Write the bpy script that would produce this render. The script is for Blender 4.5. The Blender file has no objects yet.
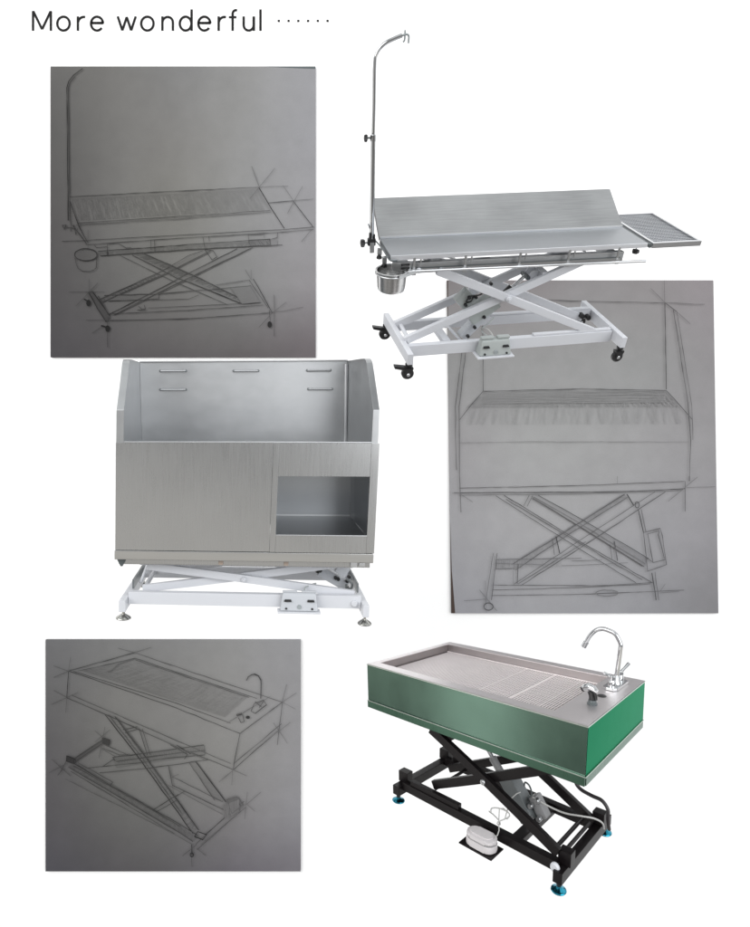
import bpy, bmesh, math, random
from mathutils import Vector, Matrix
R = math.radians
random.seed(7)
scene = bpy.context.scene
col = scene.collection

# ------------------------------------------------------------ camera, world, lights, exposure
CAM = Vector((0.0, -6.4, 4.8))
cd = bpy.data.cameras.new('camera'); cam = bpy.data.objects.new('camera', cd); col.objects.link(cam)
cam.location = CAM; cam.rotation_euler = (R(90), 0, 0)
cd.sensor_fit = 'VERTICAL'; cd.sensor_height = 24.0; cd.lens = 24.0*650/927; cd.clip_start = .05; cd.clip_end = 200
scene.camera = cam
w = bpy.data.worlds.new('World'); scene.world = w; w.use_nodes = True
nt = w.node_tree; bg = nt.nodes['Background']
tc = nt.nodes.new('ShaderNodeTexCoord'); sx = nt.nodes.new('ShaderNodeSeparateXYZ'); mr = nt.nodes.new('ShaderNodeMapRange')
cr = nt.nodes.new('ShaderNodeValToRGB')
nt.links.new(tc.outputs['Generated'], sx.inputs[0]); nt.links.new(sx.outputs['Z'], mr.inputs['Value'])
mr.inputs['From Min'].default_value = -1; mr.inputs['From Max'].default_value = 1
nt.links.new(mr.outputs[0], cr.inputs[0])
el = cr.color_ramp.elements
el[0].position = 0; el[0].color = (.30, .29, .28, 1)
el[1].position = 1; el[1].color = (.98, 1.0, 1.0, 1)
for p, c in ((.24, (.34, .33, .32)), (.305, (.92, .88, .81)), (.375, (.36, .365, .37)), (.50, (.50, .50, .51)), (.66, (.74, .76, .78))):
    e = el.new(p); e.color = (*c, 1)
wn = nt.nodes.new('ShaderNodeTexNoise'); wn.inputs['Scale'].default_value = 2.8; wn.inputs['Detail'].default_value = 2.5      # noise added to the surroundings to vary reflections in the metal
nt.links.new(tc.outputs['Generated'], wn.inputs['Vector'])
wm = nt.nodes.new('ShaderNodeMapRange'); wm.inputs['From Min'].default_value = .36; wm.inputs['From Max'].default_value = .64
wm.inputs['To Min'].default_value = .45; wm.inputs['To Max'].default_value = 1.6; nt.links.new(wn.outputs[0], wm.inputs['Value'])
wv = nt.nodes.new('ShaderNodeVectorMath'); wv.operation = 'SCALE'; nt.links.new(cr.outputs[0], wv.inputs[0]); nt.links.new(wm.outputs[0], wv.inputs['Scale'])
nt.links.new(wv.outputs[0], bg.inputs[0]); bg.inputs[1].default_value = 1.0
def area(name, loc, target, size, power, color=(1, 1, 1)):
    l = bpy.data.lights.new(name, 'AREA'); l.shape = 'RECTANGLE'; l.size = size[0]; l.size_y = size[1]; l.energy = power; l.color = color
    o = bpy.data.objects.new(name, l); col.objects.link(o); o.location = loc
    o.rotation_euler = (Vector(target)-Vector(loc)).to_track_quat('-Z', 'Y').to_euler()
    return o
area('softbox_left', (-8.5, -12.0, 10.5), (0, 0, 4.5), (13, 9), 1350, (1, .985, .965))
area('softbox_right', (9.5, -12.0, 7.5), (0, 0, 4.5), (13, 10), 1150, (.97, .985, 1))
area('added_strip_light', (-8.3, -5.0, -1.7), (.4, -3.0, 3.5), (1.5, 4.0), 19, (1, 1, .97))  # unseen lamp added to put a bright streak on the green tub's front
scene.view_settings.view_transform = 'Standard'; scene.view_settings.look = 'None'
scene.view_settings.exposure = 0; scene.view_settings.gamma = 1

# ------------------------------------------------------------ materials
def new_mat(name):
    m = bpy.data.materials.new(name); m.use_nodes = True
    return m, m.node_tree, m.node_tree.nodes['Principled BSDF']
def noise(nt, scale, detail=3, stretch=(1, 1, 1), rough=.5):
    tc = nt.nodes.new('ShaderNodeTexCoord'); mp = nt.nodes.new('ShaderNodeMapping'); n = nt.nodes.new('ShaderNodeTexNoise')
    mp.inputs['Scale'].default_value = stretch
    nt.links.new(tc.outputs['Object'], mp.inputs[0]); nt.links.new(mp.outputs[0], n.inputs['Vector'])
    n.inputs['Scale'].default_value = scale; n.inputs['Detail'].default_value = detail; n.inputs['Roughness'].default_value = rough
    return n
def metal(name, base, rough, stretch=(2, 60, 60), amount=.05, wear=.04, metallic=1.0, aniso=0.0, edge=None):
    m, nt, p = new_mat(name)
    a = noise(nt, 6, 4, stretch); b = noise(nt, 3.0, 3)
    mr = nt.nodes.new('ShaderNodeMapRange'); mr.inputs['From Min'].default_value = .3; mr.inputs['From Max'].default_value = .7
    mr.inputs['To Min'].default_value = rough-amount*.6; mr.inputs['To Max'].default_value = rough+amount*.6
    nt.links.new(a.outputs[0], mr.inputs['Value']); nt.links.new(mr.outputs[0], p.inputs['Roughness'])
    mx = nt.nodes.new('ShaderNodeMix'); mx.data_type = 'RGBA'
    ad = nt.nodes.new('ShaderNodeMath'); ad.operation = 'ADD'
    nt.links.new(a.outputs[0], ad.inputs[0]); nt.links.new(b.outputs[0], ad.inputs[1])
    hf = nt.nodes.new('ShaderNodeMapRange'); hf.inputs['From Min'].default_value = .7; hf.inputs['From Max'].default_value = 1.3
    nt.links.new(ad.outputs[0], hf.inputs['Value']); nt.links.new(hf.outputs[0], mx.inputs[0])
    mx.inputs[6].default_value = (*[max(0, c*(1-wear)) for c in base], 1); mx.inputs[7].default_value = (*[min(1, c*(1+wear)) for c in base], 1)
    nt.links.new(mx.outputs[2], p.inputs['Base Color'])
    bp = nt.nodes.new('ShaderNodeBump'); bp.inputs['Strength'].default_value = .012; bp.inputs['Distance'].default_value = .001
    nt.links.new(a.outputs[0], bp.inputs['Height']); nt.links.new(bp.outputs[0], p.inputs['Normal'])
    p.inputs['Metallic'].default_value = metallic
    if aniso: p.inputs['Anisotropic'].default_value = aniso
    if edge: p.inputs['Specular Tint'].default_value = (*edge, 1)
    return m
def paint(name, base, rough, wear=.05, metallic=0.0, coat=0.0, spec=.5):
    m, nt, p = new_mat(name)
    a = noise(nt, 9, 4); mx = nt.nodes.new('ShaderNodeMix'); mx.data_type = 'RGBA'
    nt.links.new(a.outputs[0], mx.inputs[0])
    mx.inputs[6].default_value = (*[c*(1-wear) for c in base], 1); mx.inputs[7].default_value = (*[min(1, c*(1+wear)) for c in base], 1)
    nt.links.new(mx.outputs[2], p.inputs['Base Color'])
    b = noise(nt, 180, 2); bp = nt.nodes.new('ShaderNodeBump'); bp.inputs['Strength'].default_value = .06; bp.inputs['Distance'].default_value = .001
    nt.links.new(b.outputs[0], bp.inputs['Height']); nt.links.new(bp.outputs[0], p.inputs['Normal'])
    p.inputs['Roughness'].default_value = rough; p.inputs['Metallic'].default_value = metallic; p.inputs['Coat Weight'].default_value = coat; p.inputs['Specular IOR Level'].default_value = spec
    return m
M = {}
M['top_steel'] = metal('brushed_steel_top', (.34, .355, .375), .36, (.9, 120, 120), wear=.10)
M['flap_steel'] = metal('brushed_steel_flap', (.37, .375, .38), .38, (.8, 60, 60), wear=.18)
M['rail_steel'] = metal('bright_steel_rail', (.55, .56, .57), .36, (1, 30, 30), amount=.03)
M['tub_steel'] = metal('tub_steel_sheet', (.435, .44, .442), .28, (34, 34, 1.0), amount=.025, wear=.045)
M['tub_lining'] = metal('tub_steel_lining', (.45, .46, .47), .38, (1.5, 1.5, 2.5), amount=.03, wear=.06)
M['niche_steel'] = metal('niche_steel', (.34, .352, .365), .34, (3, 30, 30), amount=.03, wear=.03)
M['mesh_steel'] = metal('wire_steel', (.66, .67, .69), .3)
M['mesh_dark'] = paint('dark_mesh_gap', (.13, .14, .16), .5)
M['chrome'] = metal('chrome', (.54, .55, .56), .06, (4, 4, 4), amount=.03)
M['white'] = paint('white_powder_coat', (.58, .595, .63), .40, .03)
M['white_shaded'] = paint('white_powder_coat_shade', (.54, .555, .59), .42, .03)  # darker copy of the white coat, painting shade onto rear and inner parts
M['grey_case'] = paint('grey_plastic_case', (.36, .39, .385), .35, .08)
M['blue_case'] = paint('pale_grey_case', (.45, .47, .50), .35, .08)
M['dark_grey'] = paint('dark_grey_metal', (.10, .115, .12), .4, .1, .4)
M['motor_grey'] = paint('motor_grey', (.17, .185, .19), .38, .15, .3)
M['black'] = paint('black_plastic', (.012, .012, .013), .35, .2)
M['black_frame'] = paint('black_frame_paint', (.006, .0045, .005), .38, .3, spec=.28)
M['black_cap'] = paint('black_end_cap', (.02, .017, .019), .4, .3)
M['green'] = metal('green_reflection_steel', (.125, .205, .165), .18, (1.5, 1.5, 1), amount=.05, wear=.08)  # plain steel; reflection of a green floor put into its base colour
M['green_end'] = metal('bright_green_reflection_steel', (.036, .120, .062), .20, (1.5, 1.5, 1.5), wear=.10, edge=(.4, .8, .6))  # same steel, a brighter green reflection put into the end's colour
M['green_line'] = metal('folded_edge_steel', (.55, .60, .56), .3)
M['deck'] = metal('deck_steel', (.80, .765, .77), .38, (2, 120, 120), amount=.03, wear=.03)
M['tray'] = metal('drain_tray_steel', (.40, .37, .37), .4, (3, 3, 3))
M['wire_pink'] = paint('grate_wire', (.84, .79, .79), .4, .05, .45)
M['blue'] = metal('blue_film_foot', (.03, .27, .38), .18, (4, 4, 4), wear=.35)
M['steel_foot'] = metal('steel_foot', (.40, .40, .38), .16, (4, 4, 4), wear=.2)
M['white_plastic'] = paint('white_plastic_pedal', (.60, .575, .585), .35, .04)
M['cable'] = paint('white_cable', (.42, .42, .41), .45)
M['tan'] = paint('tan_bracket', (.38, .31, .26), .5)
M['ink'] = paint('black_ink', (.002, .002, .002), .9)
M['motor_ring'] = paint('pale_ring', (.30, .33, .34), .35)
M['case_mid'] = paint('mid_grey_plastic', (.24, .24, .245), .4)
M['brown_edge'] = paint('dark_brown_edge', (.035, .018, .012), .6)
M['bowl_steel'] = metal('polished_bowl_steel', (.62, .62, .62), .24, (2, 2, 30), amount=.05)
M['lip_steel'] = metal('polished_lip_steel', (.84, .86, .90), .5, (1, 30, 30), amount=.02)
M['band_steel'] = metal('bottom_band_steel', (.50, .50, .49), .30, (.6, 20, 20), amount=.03, wear=.03)
M['green_skirt'] = metal('green_reflection_skirt', (.085, .165, .12), .28, (4, 4, 1), wear=.08)  # steel skirt with the green reflection put into its colour
m, nt, p = new_mat('white_backdrop_paper')
a = noise(nt, 1.2, 3); mx = nt.nodes.new('ShaderNodeMix'); mx.data_type = 'RGBA'; nt.links.new(a.outputs[0], mx.inputs[0])
mx.inputs[6].default_value = (.93, .93, .93, 1); mx.inputs[7].default_value = (.95, .95, .95, 1)
nt.links.new(mx.outputs[2], p.inputs['Base Color']); p.inputs['Roughness'].default_value = .95; p.inputs['Specular IOR Level'].default_value = .1
M['backdrop'] = m

# ------------------------------------------------------------ tags and poses
def tag(o, label=None, cat=None, group=None, kind=None):
    if label: o['label'] = label
    if cat: o['category'] = cat
    if group: o['group'] = group
    if kind: o['kind'] = kind
    return o
# POSE: rotation vector, place before the camera, and how far each product departs from a true box (real taper)
POSE = {
    'table': ((0.6568, -0.0441, 0.2172),
        (0.0736, 2.9659, 0.947),
        (-0.0152, 0.0074, 0.0561, -0.0321, -0.0304, -0.0019, 0.1424, -0.0513, 0.031, 0.1921, -0.1138, -0.1194, 0.0474, 0.2835, 0.0199, -0.0125, -0.0756, 0.0413, 0.0522, -0.008, -0.1109)),
    'green': ((0.0103, 0.0358, -0.6933),
        (-0.0275, 3.8248, -1.1754),
        (0.0163, 0.0208, 0.0214, 0.0438, -0.0732, 0.0091, -0.0705, -0.0474, -0.0334, 0.0127, -0.1429, 0.1438, 0.0386, 0.1792, 0.0125, 0.0318, -0.0552, 0.0147, -0.0197, 0.0595, -0.111)),
    'steel': ((0.114, 0.0317, 0.1859),
        (-1.2772, 3.1882, 0.1194),
        (0.0081, 0.0019, -0.0329, 0.0119, -0.0106, -0.0014, -0.053, -0.0007, -0.0075, -0.0299, -0.028, 0.0612, 0.0309, 0.0184, -0.015, 0.0255, -0.0044, -0.0391, 0.0055, 0.0657, -0.0037)),
}
class Pose:
    def __init__(s, rv, t, c):
        v = Vector(rv); s.R = Matrix.Rotation(v.length, 3, v.normalized()); s.t = Vector(t)+CAM; s.c = c
    def taper(s, p):
        x, y, z = p; c = s.c; b = (1, x, y, z, x*y, x*z, y*z)
        return Vector([p[i]+sum(c[7*i+k]*b[k] for k in range(7)) for i in range(3)])
PO = {k: Pose(*v) for k, v in POSE.items()}
class Thing:
    def __init__(s, name, pose, base, label, cat, group=None):
        s.p = PO[pose]; s.base = s.p.taper(Vector(base))
        e = bpy.data.objects.new(name, None); col.objects.link(e); e.empty_display_size = .1
        e.matrix_world = Matrix.Translation(s.p.t+s.p.R@s.base) @ s.p.R.to_4x4()
        tag(e, label, cat, group); s.o = e
class G:
    """collects shapes in a product's own axes, then links them as one mesh object"""
    def __init__(s): s.bm = bmesh.new()
    def _bev(s, verts, bev, seg=2):
        if bev <= 0: return
        es = list({e for v in verts for e in v.link_edges})
        bmesh.ops.bevel(s.bm, geom=es, offset=bev, segments=seg, affect='EDGES', profile=.6)
    def hexa(s, pts, bev=0.0):
        vs = [s.bm.verts.new(p) for p in pts]
        for f in ((3, 2, 1, 0), (4, 5, 6, 7), (0, 1, 5, 4), (1, 2, 6, 5), (2, 3, 7, 6), (3, 0, 4, 7)): s.bm.faces.new([vs[i] for i in f])
        s._bev(vs, bev); return s
    def box(s, x0, x1, y0, y1, z0, z1, bev=.002):
        return s.hexa([(x0, y0, z0), (x1, y0, z0), (x1, y1, z0), (x0, y1, z0), (x0, y0, z1), (x1, y0, z1), (x1, y1, z1), (x0, y1, z1)], bev)
    def bar(s, p, q, wy, h, bev=.003, side=(0, 1, 0)):
        p = Vector(p); q = Vector(q); d = (q-p).normalized(); sd = Vector(side)
        sd = (sd-d*sd.dot(d)).normalized(); up = sd.cross(d).normalized()*h/2; sd = sd*wy/2
        if up.z < 0: up = -up
        a = [p-sd-up, q-sd-up, q+sd-up, p+sd-up, p-sd+up, q-sd+up, q+sd+up, p+sd+up]
        return s.hexa(a, bev)
    def tube(s, pts, r, n=12, cap=True, smooth=0):
        P = [Vector(p) for p in pts]
        if smooth:
            Q = []
            for i in range(len(P)-1):
                a, b, c, d = P[max(i-1, 0)], P[i], P[i+1], P[min(i+2, len(P)-1)]
                for k in range(smooth):
                    t = k/smooth
                    Q.append(.5*((2*b)+(c-a)*t+(2*a-5*b+4*c-d)*t*t+(3*b-a-3*c+d)*t**3))
            P = Q+[P[-1]]
        rs = r if isinstance(r, (list, tuple)) else [r]*len(P)
        if len(rs) != len(P): rs = [rs[min(int(i*len(rs)/len(P)), len(rs)-1)] for i in range(len(P))]
        t0 = (P[1]-P[0]).normalized(); u = t0.orthogonal().normalized(); rings = []
        for i, c in enumerate(P):
            t = (P[min(i+1, len(P)-1)]-P[max(i-1, 0)]).normalized()
            u = (u-t*u.dot(t)).normalized(); v = t.cross(u)
            rings.append([s.bm.verts.new(c+(u*math.cos(2*math.pi*k/n)+v*math.sin(2*math.pi*k/n))*rs[i]) for k in range(n)])
        for a, b in zip(rings, rings[1:]):
            for k in range(n): s.bm.faces.new([a[k], a[(k+1) % n], b[(k+1) % n], b[k]])
        if cap: s.bm.faces.new(rings[0][::-1]); s.bm.faces.new(rings[-1])
        return s
    def lathe(s, c, prof, axis=(0, 0, 1), n=24, ell=1.0):
        ax = Vector(axis).normalized(); u = ax.orthogonal().normalized(); v = ax.cross(u); c = Vector(c); rings = []
        for r, h in prof:
            if r < 1e-6: rings.append([s.bm.verts.new(c+ax*h)])
            else: rings.append([s.bm.verts.new(c+ax*h+(u*math.cos(2*math.pi*k/n)+v*math.sin(2*math.pi*k/n)*ell)*r) for k in range(n)])
        for a, b in zip(rings, rings[1:]):
            for k in range(n):
                j = (k+1) % n
                if len(a) == 1 and len(b) == 1: continue
                if len(a) == 1: s.bm.faces.new([a[0], b[j], b[k]])
                elif len(b) == 1: s.bm.faces.new([a[k], a[j], b[0]])
                else: s.bm.faces.new([a[k], a[j], b[j], b[k]])
        return s
    def prism(s, poly, d, bev=0.0):
        d = Vector(d); a = [s.bm.verts.new(p) for p in poly]; b = [s.bm.verts.new(Vector(p)+d) for p in poly]; n = len(poly)
        s.bm.faces.new(a[::-1]); s.bm.faces.new(b)
        for i in range(n): s.bm.faces.new([a[i], a[(i+1) % n], b[(i+1) % n], b[i]])
        s._bev(a+b, bev); return s
    def plate(s, outer, inner, z0, z1):
        """flat frame: outer and inner rectangles (x0,x1,y0,y1) between z0 and z1"""
        def ring(r, z): return [s.bm.verts.new(p) for p in ((r[0], r[2], z), (r[1], r[2], z), (r[1], r[3], z), (r[0], r[3], z))]
        ot, it, ob, ib = ring(outer, z1), ring(inner, z1), ring(outer, z0), ring(inner, z0)
        for i in range(4):
            j = (i+1) % 4
            s.bm.faces.new([ot[i], ot[j], it[j], it[i]]); s.bm.faces.new([ob[j], ob[i], ib[i], ib[j]])
            s.bm.faces.new([ob[i], ob[j], ot[j], ot[i]]); s.bm.faces.new([it[i], it[j], ib[j], ib[i]])
        return s
    def done(s, name, mat, thing=None, parent=None, label=None, kind=None, sub=0, mats=None):
        bm = s.bm
        for lim, cuts in ((.55, 7), (.22, 3)) if thing else ():
            es = [e for e in bm.edges if e.calc_length() > lim]
            if es and len(bm.edges) < 4000: bmesh.ops.subdivide_edges(bm, edges=es, cuts=cuts, use_grid_fill=True)
        bmesh.ops.recalc_face_normals(bm, faces=bm.faces)
        if thing:
            for v in bm.verts: v.co = thing.p.taper(v.co)-thing.base
        me = bpy.data.meshes.new(name); bm.to_mesh(me); bm.free()
        me.polygons.foreach_set('use_smooth', [True]*len(me.polygons)); me.set_sharp_from_angle(angle=R(32))
        me.materials.append(M[mat] if isinstance(mat, str) else mat)
        o = bpy.data.objects.new(name, me); col.objects.link(o)
        wn = o.modifiers.new('even_normals', 'WEIGHTED_NORMAL'); wn.keep_sharp = True
        if parent: o.parent = parent
        elif thing: o.parent = thing.o
        tag(o, label, kind=kind)
        return o
def star_knob(g, c, axis, r, h, lobes=5):
    """a lobed clamping knob turned about its axis"""
    ax = Vector(axis).normalized(); u = ax.orthogonal().normalized(); v = ax.cross(u); c = Vector(c); n = 30; rings = []
    for hh, k in ((0, .45), (h*.15, .9), (h*.5, 1.0), (h*.9, .9), (h, .6)):
        rings.append([g.bm.verts.new(c+ax*hh+(u*math.cos(2*math.pi*i/n)+v*math.sin(2*math.pi*i/n))*r*k*(1+.16*math.cos(lobes*2*math.pi*i/n))) for i in range(n)])
    for a, b in zip(rings, rings[1:]):
        for i in range(n): g.bm.faces.new([a[i], a[(i+1) % n], b[(i+1) % n], b[i]])
    g.bm.faces.new(rings[0][::-1]); g.bm.faces.new(rings[-1]); return g

# ------------------------------------------------------------ backdrop
S = 6.4/650                                   # metres on the wall per millimetre-grid unit of the layout
def wx(u): return (u-375)*S
def wz(v): return CAM.z-(v-463.5)*S
g = G(); g.box(-14, 14, 0, .12, -3.5, 14.5, 0); tag(g.done('studio_backdrop', 'backdrop'), kind='structure')
# ------------------------------------------------------------ heading lettering on the backdrop
class Ink:
    """thin ribbons lying on a vertical sheet; each ribbon a hair in front of the one before"""
    def __init__(s, y0, ox, oz): s.bm = bmesh.new(); s.k = 0; s.y0 = y0; s.ox = ox; s.oz = oz; s.mi = {}
    def P(s, u, v): return Vector((wx(u)-s.ox, s.y0-.00002*s.k, wz(v)-s.oz))
    def line(s, pts, w, mi=0, jit=0.0, taper=.0, closed=False):
        s.k += 1
        Q = []
        pts = [Vector(p) for p in pts]
        if closed: pts = pts+[pts[0], pts[1]]
        for a, b in zip(pts, pts[1:]):
            n = max(1, int((b-a).length/9)) if jit else 1
            for i in range(n): Q.append(a.lerp(b, i/n))
        Q.append(pts[-1])
        if jit: Q = [Q[0]]+[q+Vector((random.gauss(0, jit), random.gauss(0, jit))) for q in Q[1:-1]]+[Q[-1]]
        L = []; N = len(Q)
        for i, q in enumerate(Q):
            d = (Q[min(i+1, N-1)]-Q[max(i-1, 0)]); d = d.normalized() if d.length > 0 else Vector((1, 0))
            nn = Vector((-d.y, d.x)); ww = w*(1-taper*abs(2*i/(N-1)-1))
            if jit: ww *= random.uniform(.8, 1.15)
            if 0 < i < N-1:
                a = (Q[i]-Q[i-1]); b = (Q[i+1]-Q[i])
                if a.length and b.length: ww /= max(.6, math.cos(a.angle(b)/2))
            L.append((q+nn*ww/2, q-nn*ww/2))
        if closed: L[-1] = L[1]; L = L[1:]
        vs = [(s.bm.verts.new(s.P(*a)), s.bm.verts.new(s.P(*b))) for a, b in L]
        for a, b in zip(vs, vs[1:]):
            try: f = s.bm.faces.new([a[0], a[1], b[1], b[0]]); f.material_index = mi
            except ValueError: pass
        return s
    def poly(s, pts, mi=0):
        s.k += 1
        f = s.bm.faces.new([s.bm.verts.new(s.P(*p)) for p in pts]); f.material_index = mi; return s
    def ell(s, cu, cv, ru, rv, w, mi=0, a0=0, a1=360, n=28, fill=False, jit=0):
        pts = [(cu+ru*math.cos(R(a0+(a1-a0)*i/n)), cv+rv*math.sin(R(a0+(a1-a0)*i/n))) for i in range(n+(0 if (a1-a0) == 360 else 1))]
        if fill: return s.poly(pts, mi)
        return s.line(pts, w, mi, jit, closed=(a1-a0) == 360)
    def done(s, name, mats, parent=None):
        for f in s.bm.faces:
            f.normal_update()
            if f.normal.y > 0: f.normal_flip()
        me = bpy.data.meshes.new(name); s.bm.to_mesh(me); s.bm.free()
        for m in mats: me.materials.append(m)
        o = bpy.data.objects.new(name, me); col.objects.link(o); o.parent = parent
        o.location = (s.ox, 0, s.oz) if parent is None else (0, 0, 0)
        return o
W = 2.35
def arc(cu, cv, ru, rv, a0, a1, n=16): return [(cu+ru*math.cos(R(a0+(a1-a0)*i/n)), cv+rv*math.sin(R(a0+(a1-a0)*i/n))) for i in range(n+1)]
B_, X_ = 31.0, 16.6                                    # base line and x-height
def LM(x):
    I.line([(x, B_), (x, 11.2)], W).line([(x+.2, 11.4), (x+9, 29.5)], W).line([(x+9, 29.5), (x+17.6, 11.4)], W).line([(x+17.8, 11.2), (x+17.8, B_)], W)
def Lo(x): I.ell(x+6.4, 23.8, 6.2, 6.9, W)
def Lr(x): I.line([(x, X_), (x, B_)], W); I.line(arc(x+6, 23, 5.8, 5.9, 188, 268, 8)+[(x+7.3, 17.3)], W)
def Le(x): I.line([(x+.4, 23.2), (x+12.2, 23.2)]+arc(x+6.3, 23.8, 6.0, 6.9, -6, -180, 18)+arc(x+6.3, 23.8, 6.0, 6.9, 178, 38, 16), W)
def Lw(x): I.line([(x, X_), (x+4.6, 30.6)], W).line([(x+4.6, 30.6), (x+9, X_+.6)], W).line([(x+9, X_+.6), (x+13.4, 30.6)], W).line([(x+13.4, 30.6), (x+18, X_)], W)
def Ln(x): I.line([(x, X_), (x, B_)], W); I.line(arc(x+5.3, 22.6, 5.2, 5.4, 190, 360, 16)+[(x+10.5, B_)], W)
def Ld(x): I.ell(x+5.8, 23.8, 5.8, 6.9, W); I.line([(x+11.8, 9.6), (x+11.8, B_)], W)
def Lf(x): I.line([(x+8.2, 10.6)]+arc(x+6.9, 14, 3.1, 3.6, -80, -180, 8)+[(x+3.8, B_)], W); I.line([(x, 17.4), (x+7.6, 17.4)], W*.9)
def Lu(x): I.line([(x, X_)]+arc(x+5, 25.2, 5, 5.5, 180, 0, 16)[0:]+[(x+10, X_)], W); I.line([(x+10.2, X_), (x+10.2, B_)], W)
def Ll(x): I.line([(x, 9.6), (x, B_)], W)
head = bpy.data.objects.new('heading_lettering', None); col.objects.link(head); head.location = (wx(32), 0, wz(31))
tag(head, 'black thin sans serif heading reading More wonderful followed by six dots', 'lettering')
for fn, x in ((LM, 33.4), (Lo, 57.4), (Lr, 78.2), (Le, 91.0), (Lw, 118.0), (Lo, 141.2), (Ln, 162.6), (Ld, 180.0), (Le, 198.2), (Lr, 218.8), (Lf, 229.0), (Lu, 243.8), (Ll, 260.6)):
    I = Ink(-.004, wx(32), wz(31)); fn(x); I.done('letter', [M['ink']], head)
for k in range(6):
    I = Ink(-.004, wx(32), wz(31)); I.poly([(277.8+9.75*k, 20), (280.0+9.75*k, 20), (280.0+9.75*k, 22.2), (277.8+9.75*k, 22.2)]); I.done('dot', [M['ink']], head)

# ------------------------------------------------------------ the three printed sketches
def paper(name, rows, k=1.0, ext=(0, 1, 0, 1), tint=(1, 1, 1)):
    """printed paper: a grid of tones (rows from top to bottom) with soft mottling; k darkens it for pencil"""
    m, nt, p = new_mat(name)
    tc = nt.nodes.new('ShaderNodeTexCoord'); sp = nt.nodes.new('ShaderNodeSeparateXYZ'); nt.links.new(tc.outputs['Object'], sp.inputs[0])
    def mrange(sock, a, b):
        r = nt.nodes.new('ShaderNodeMapRange'); r.inputs['From Min'].default_value = a; r.inputs['From Max'].default_value = b
        nt.links.new(sock, r.inputs['Value']); return r.outputs[0]
    U = mrange(sp.outputs['X'], ext[0], ext[1]); V = mrange(sp.outputs['Z'], ext[3], ext[2])
    wb = noise(nt, 1.3, 2); ww = nt.nodes.new('ShaderNodeMath'); ww.operation = 'MULTIPLY_ADD'; ww.inputs[1].default_value = .12; ww.inputs[2].default_value = -.06
    nt.links.new(wb.outputs[0], ww.inputs[0])
    def add(a, b):
        n = nt.nodes.new('ShaderNodeMath'); n.operation = 'ADD'; nt.links.new(a, n.inputs[0]); nt.links.new(b, n.inputs[1]); return n.outputs[0]
    U = add(U, ww.outputs[0]); V = add(V, ww.outputs[0])
    outs = []
    for row in rows:
        c = nt.nodes.new('ShaderNodeValToRGB'); e = c.color_ramp.elements; c.color_ramp.interpolation = 'CARDINAL'
        n = len(row)
        while len(e) < n: e.new(.5)
        for i, t in enumerate(row):
            e[i].position = i/(n-1)
            t = t if isinstance(t, tuple) else (t, t, t)
            e[i].color = (*[((x/255+.055)/1.055)**2.4 for x in t], 1)
        nt.links.new(U, c.inputs[0]); outs.append(c.outputs[0])
    cur = outs[0]; n = len(rows)
    for i in range(1, n):
        f = mrange(V, (i-1)/(n-1), i/(n-1)); mx = nt.nodes.new('ShaderNodeMix'); mx.data_type = 'RGBA'
        nt.nodes[-1]
        sm = nt.nodes.new('ShaderNodeMapRange'); sm.interpolation_type = 'SMOOTHSTEP'; nt.links.new(f, sm.inputs['Value'])
        nt.links.new(f, mx.inputs[0]); nt.links.new(cur, mx.inputs[6]); nt.links.new(outs[i], mx.inputs[7]); cur = mx.outputs[2]
    a = noise(nt, 5, 5, rough=.6); b = noise(nt, 150, 2)
    sc = nt.nodes.new('ShaderNodeMath'); sc.operation = 'MULTIPLY_ADD'; nt.links.new(a.outputs[0], sc.inputs[0]); sc.inputs[1].default_value = .22; sc.inputs[2].default_value = .84
    s2 = nt.nodes.new('ShaderNodeMath'); s2.operation = 'MULTIPLY_ADD'; nt.links.new(b.outputs[0], s2.inputs[0]); s2.inputs[1].default_value = .20; s2.inputs[2].default_value = -.05
    s3 = add(sc.outputs[0], s2.outputs[0])
    vm = nt.nodes.new('ShaderNodeVectorMath'); vm.operation = 'SCALE'; nt.links.new(cur, vm.inputs[0]); nt.links.new(s3, vm.inputs['Scale'])
    v2 = nt.nodes.new('ShaderNodeVectorMath'); v2.operation = 'SCALE'; nt.links.new(vm.outputs[0], v2.inputs[0]); v2.inputs['Scale'].default_value = PRINT*k
    nt.links.new(v2.outputs[0], p.inputs['Base Color'])
    p.inputs['Roughness'].default_value = .8; p.inputs['Specular IOR Level'].default_value = .15
    return m
PRINT = .66
def board(name, quad, rows, label, group='printed pencil sketches on the white backdrop'):
    """a printed sheet on a thin board; its drawing is a child"""
    ox, oz = wx((quad[0][0]+quad[2][0])/2), wz(quad[2][1])
    bm = bmesh.new()
    a = [bm.verts.new((wx(u)-ox, -.026, wz(v)-oz)) for u, v in quad]; b = [bm.verts.new((wx(u)-ox, -.002, wz(v)-oz)) for u, v in quad]
    bm.faces.new(a[::-1]); bm.faces.new(b)
    for i in range(4): bm.faces.new([a[i], a[(i+1) % 4], b[(i+1) % 4], b[i]])
    bmesh.ops.recalc_face_normals(bm, faces=bm.faces)
    me = bpy.data.meshes.new(name); bm.to_mesh(me); bm.free()
    o = bpy.data.objects.new(name, me); col.objects.link(o); o.location = (ox, 0, oz)
    us = [u for u, v in quad]; vs = [v for u, v in quad]
    ext = (wx(min(us))-ox, wx(max(us))-ox, wz(max(vs))-oz, wz(min(vs))-oz)
    mats = [paper(name+'_'+nm, rows, k, ext) for nm, k in (('paper', 1), ('smudge', .80), ('light_pencil', .55), ('pencil', .28), ('dark_pencil', .14), ('faint_pencil', .92))]
    me.materials.append(mats[0])
    tag(o, label, 'sketch print', group)
    return o, mats, Ink(-.0275, ox, oz)
SM, LP, MP, DP, FP = 0, 1, 2, 3, 4
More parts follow.
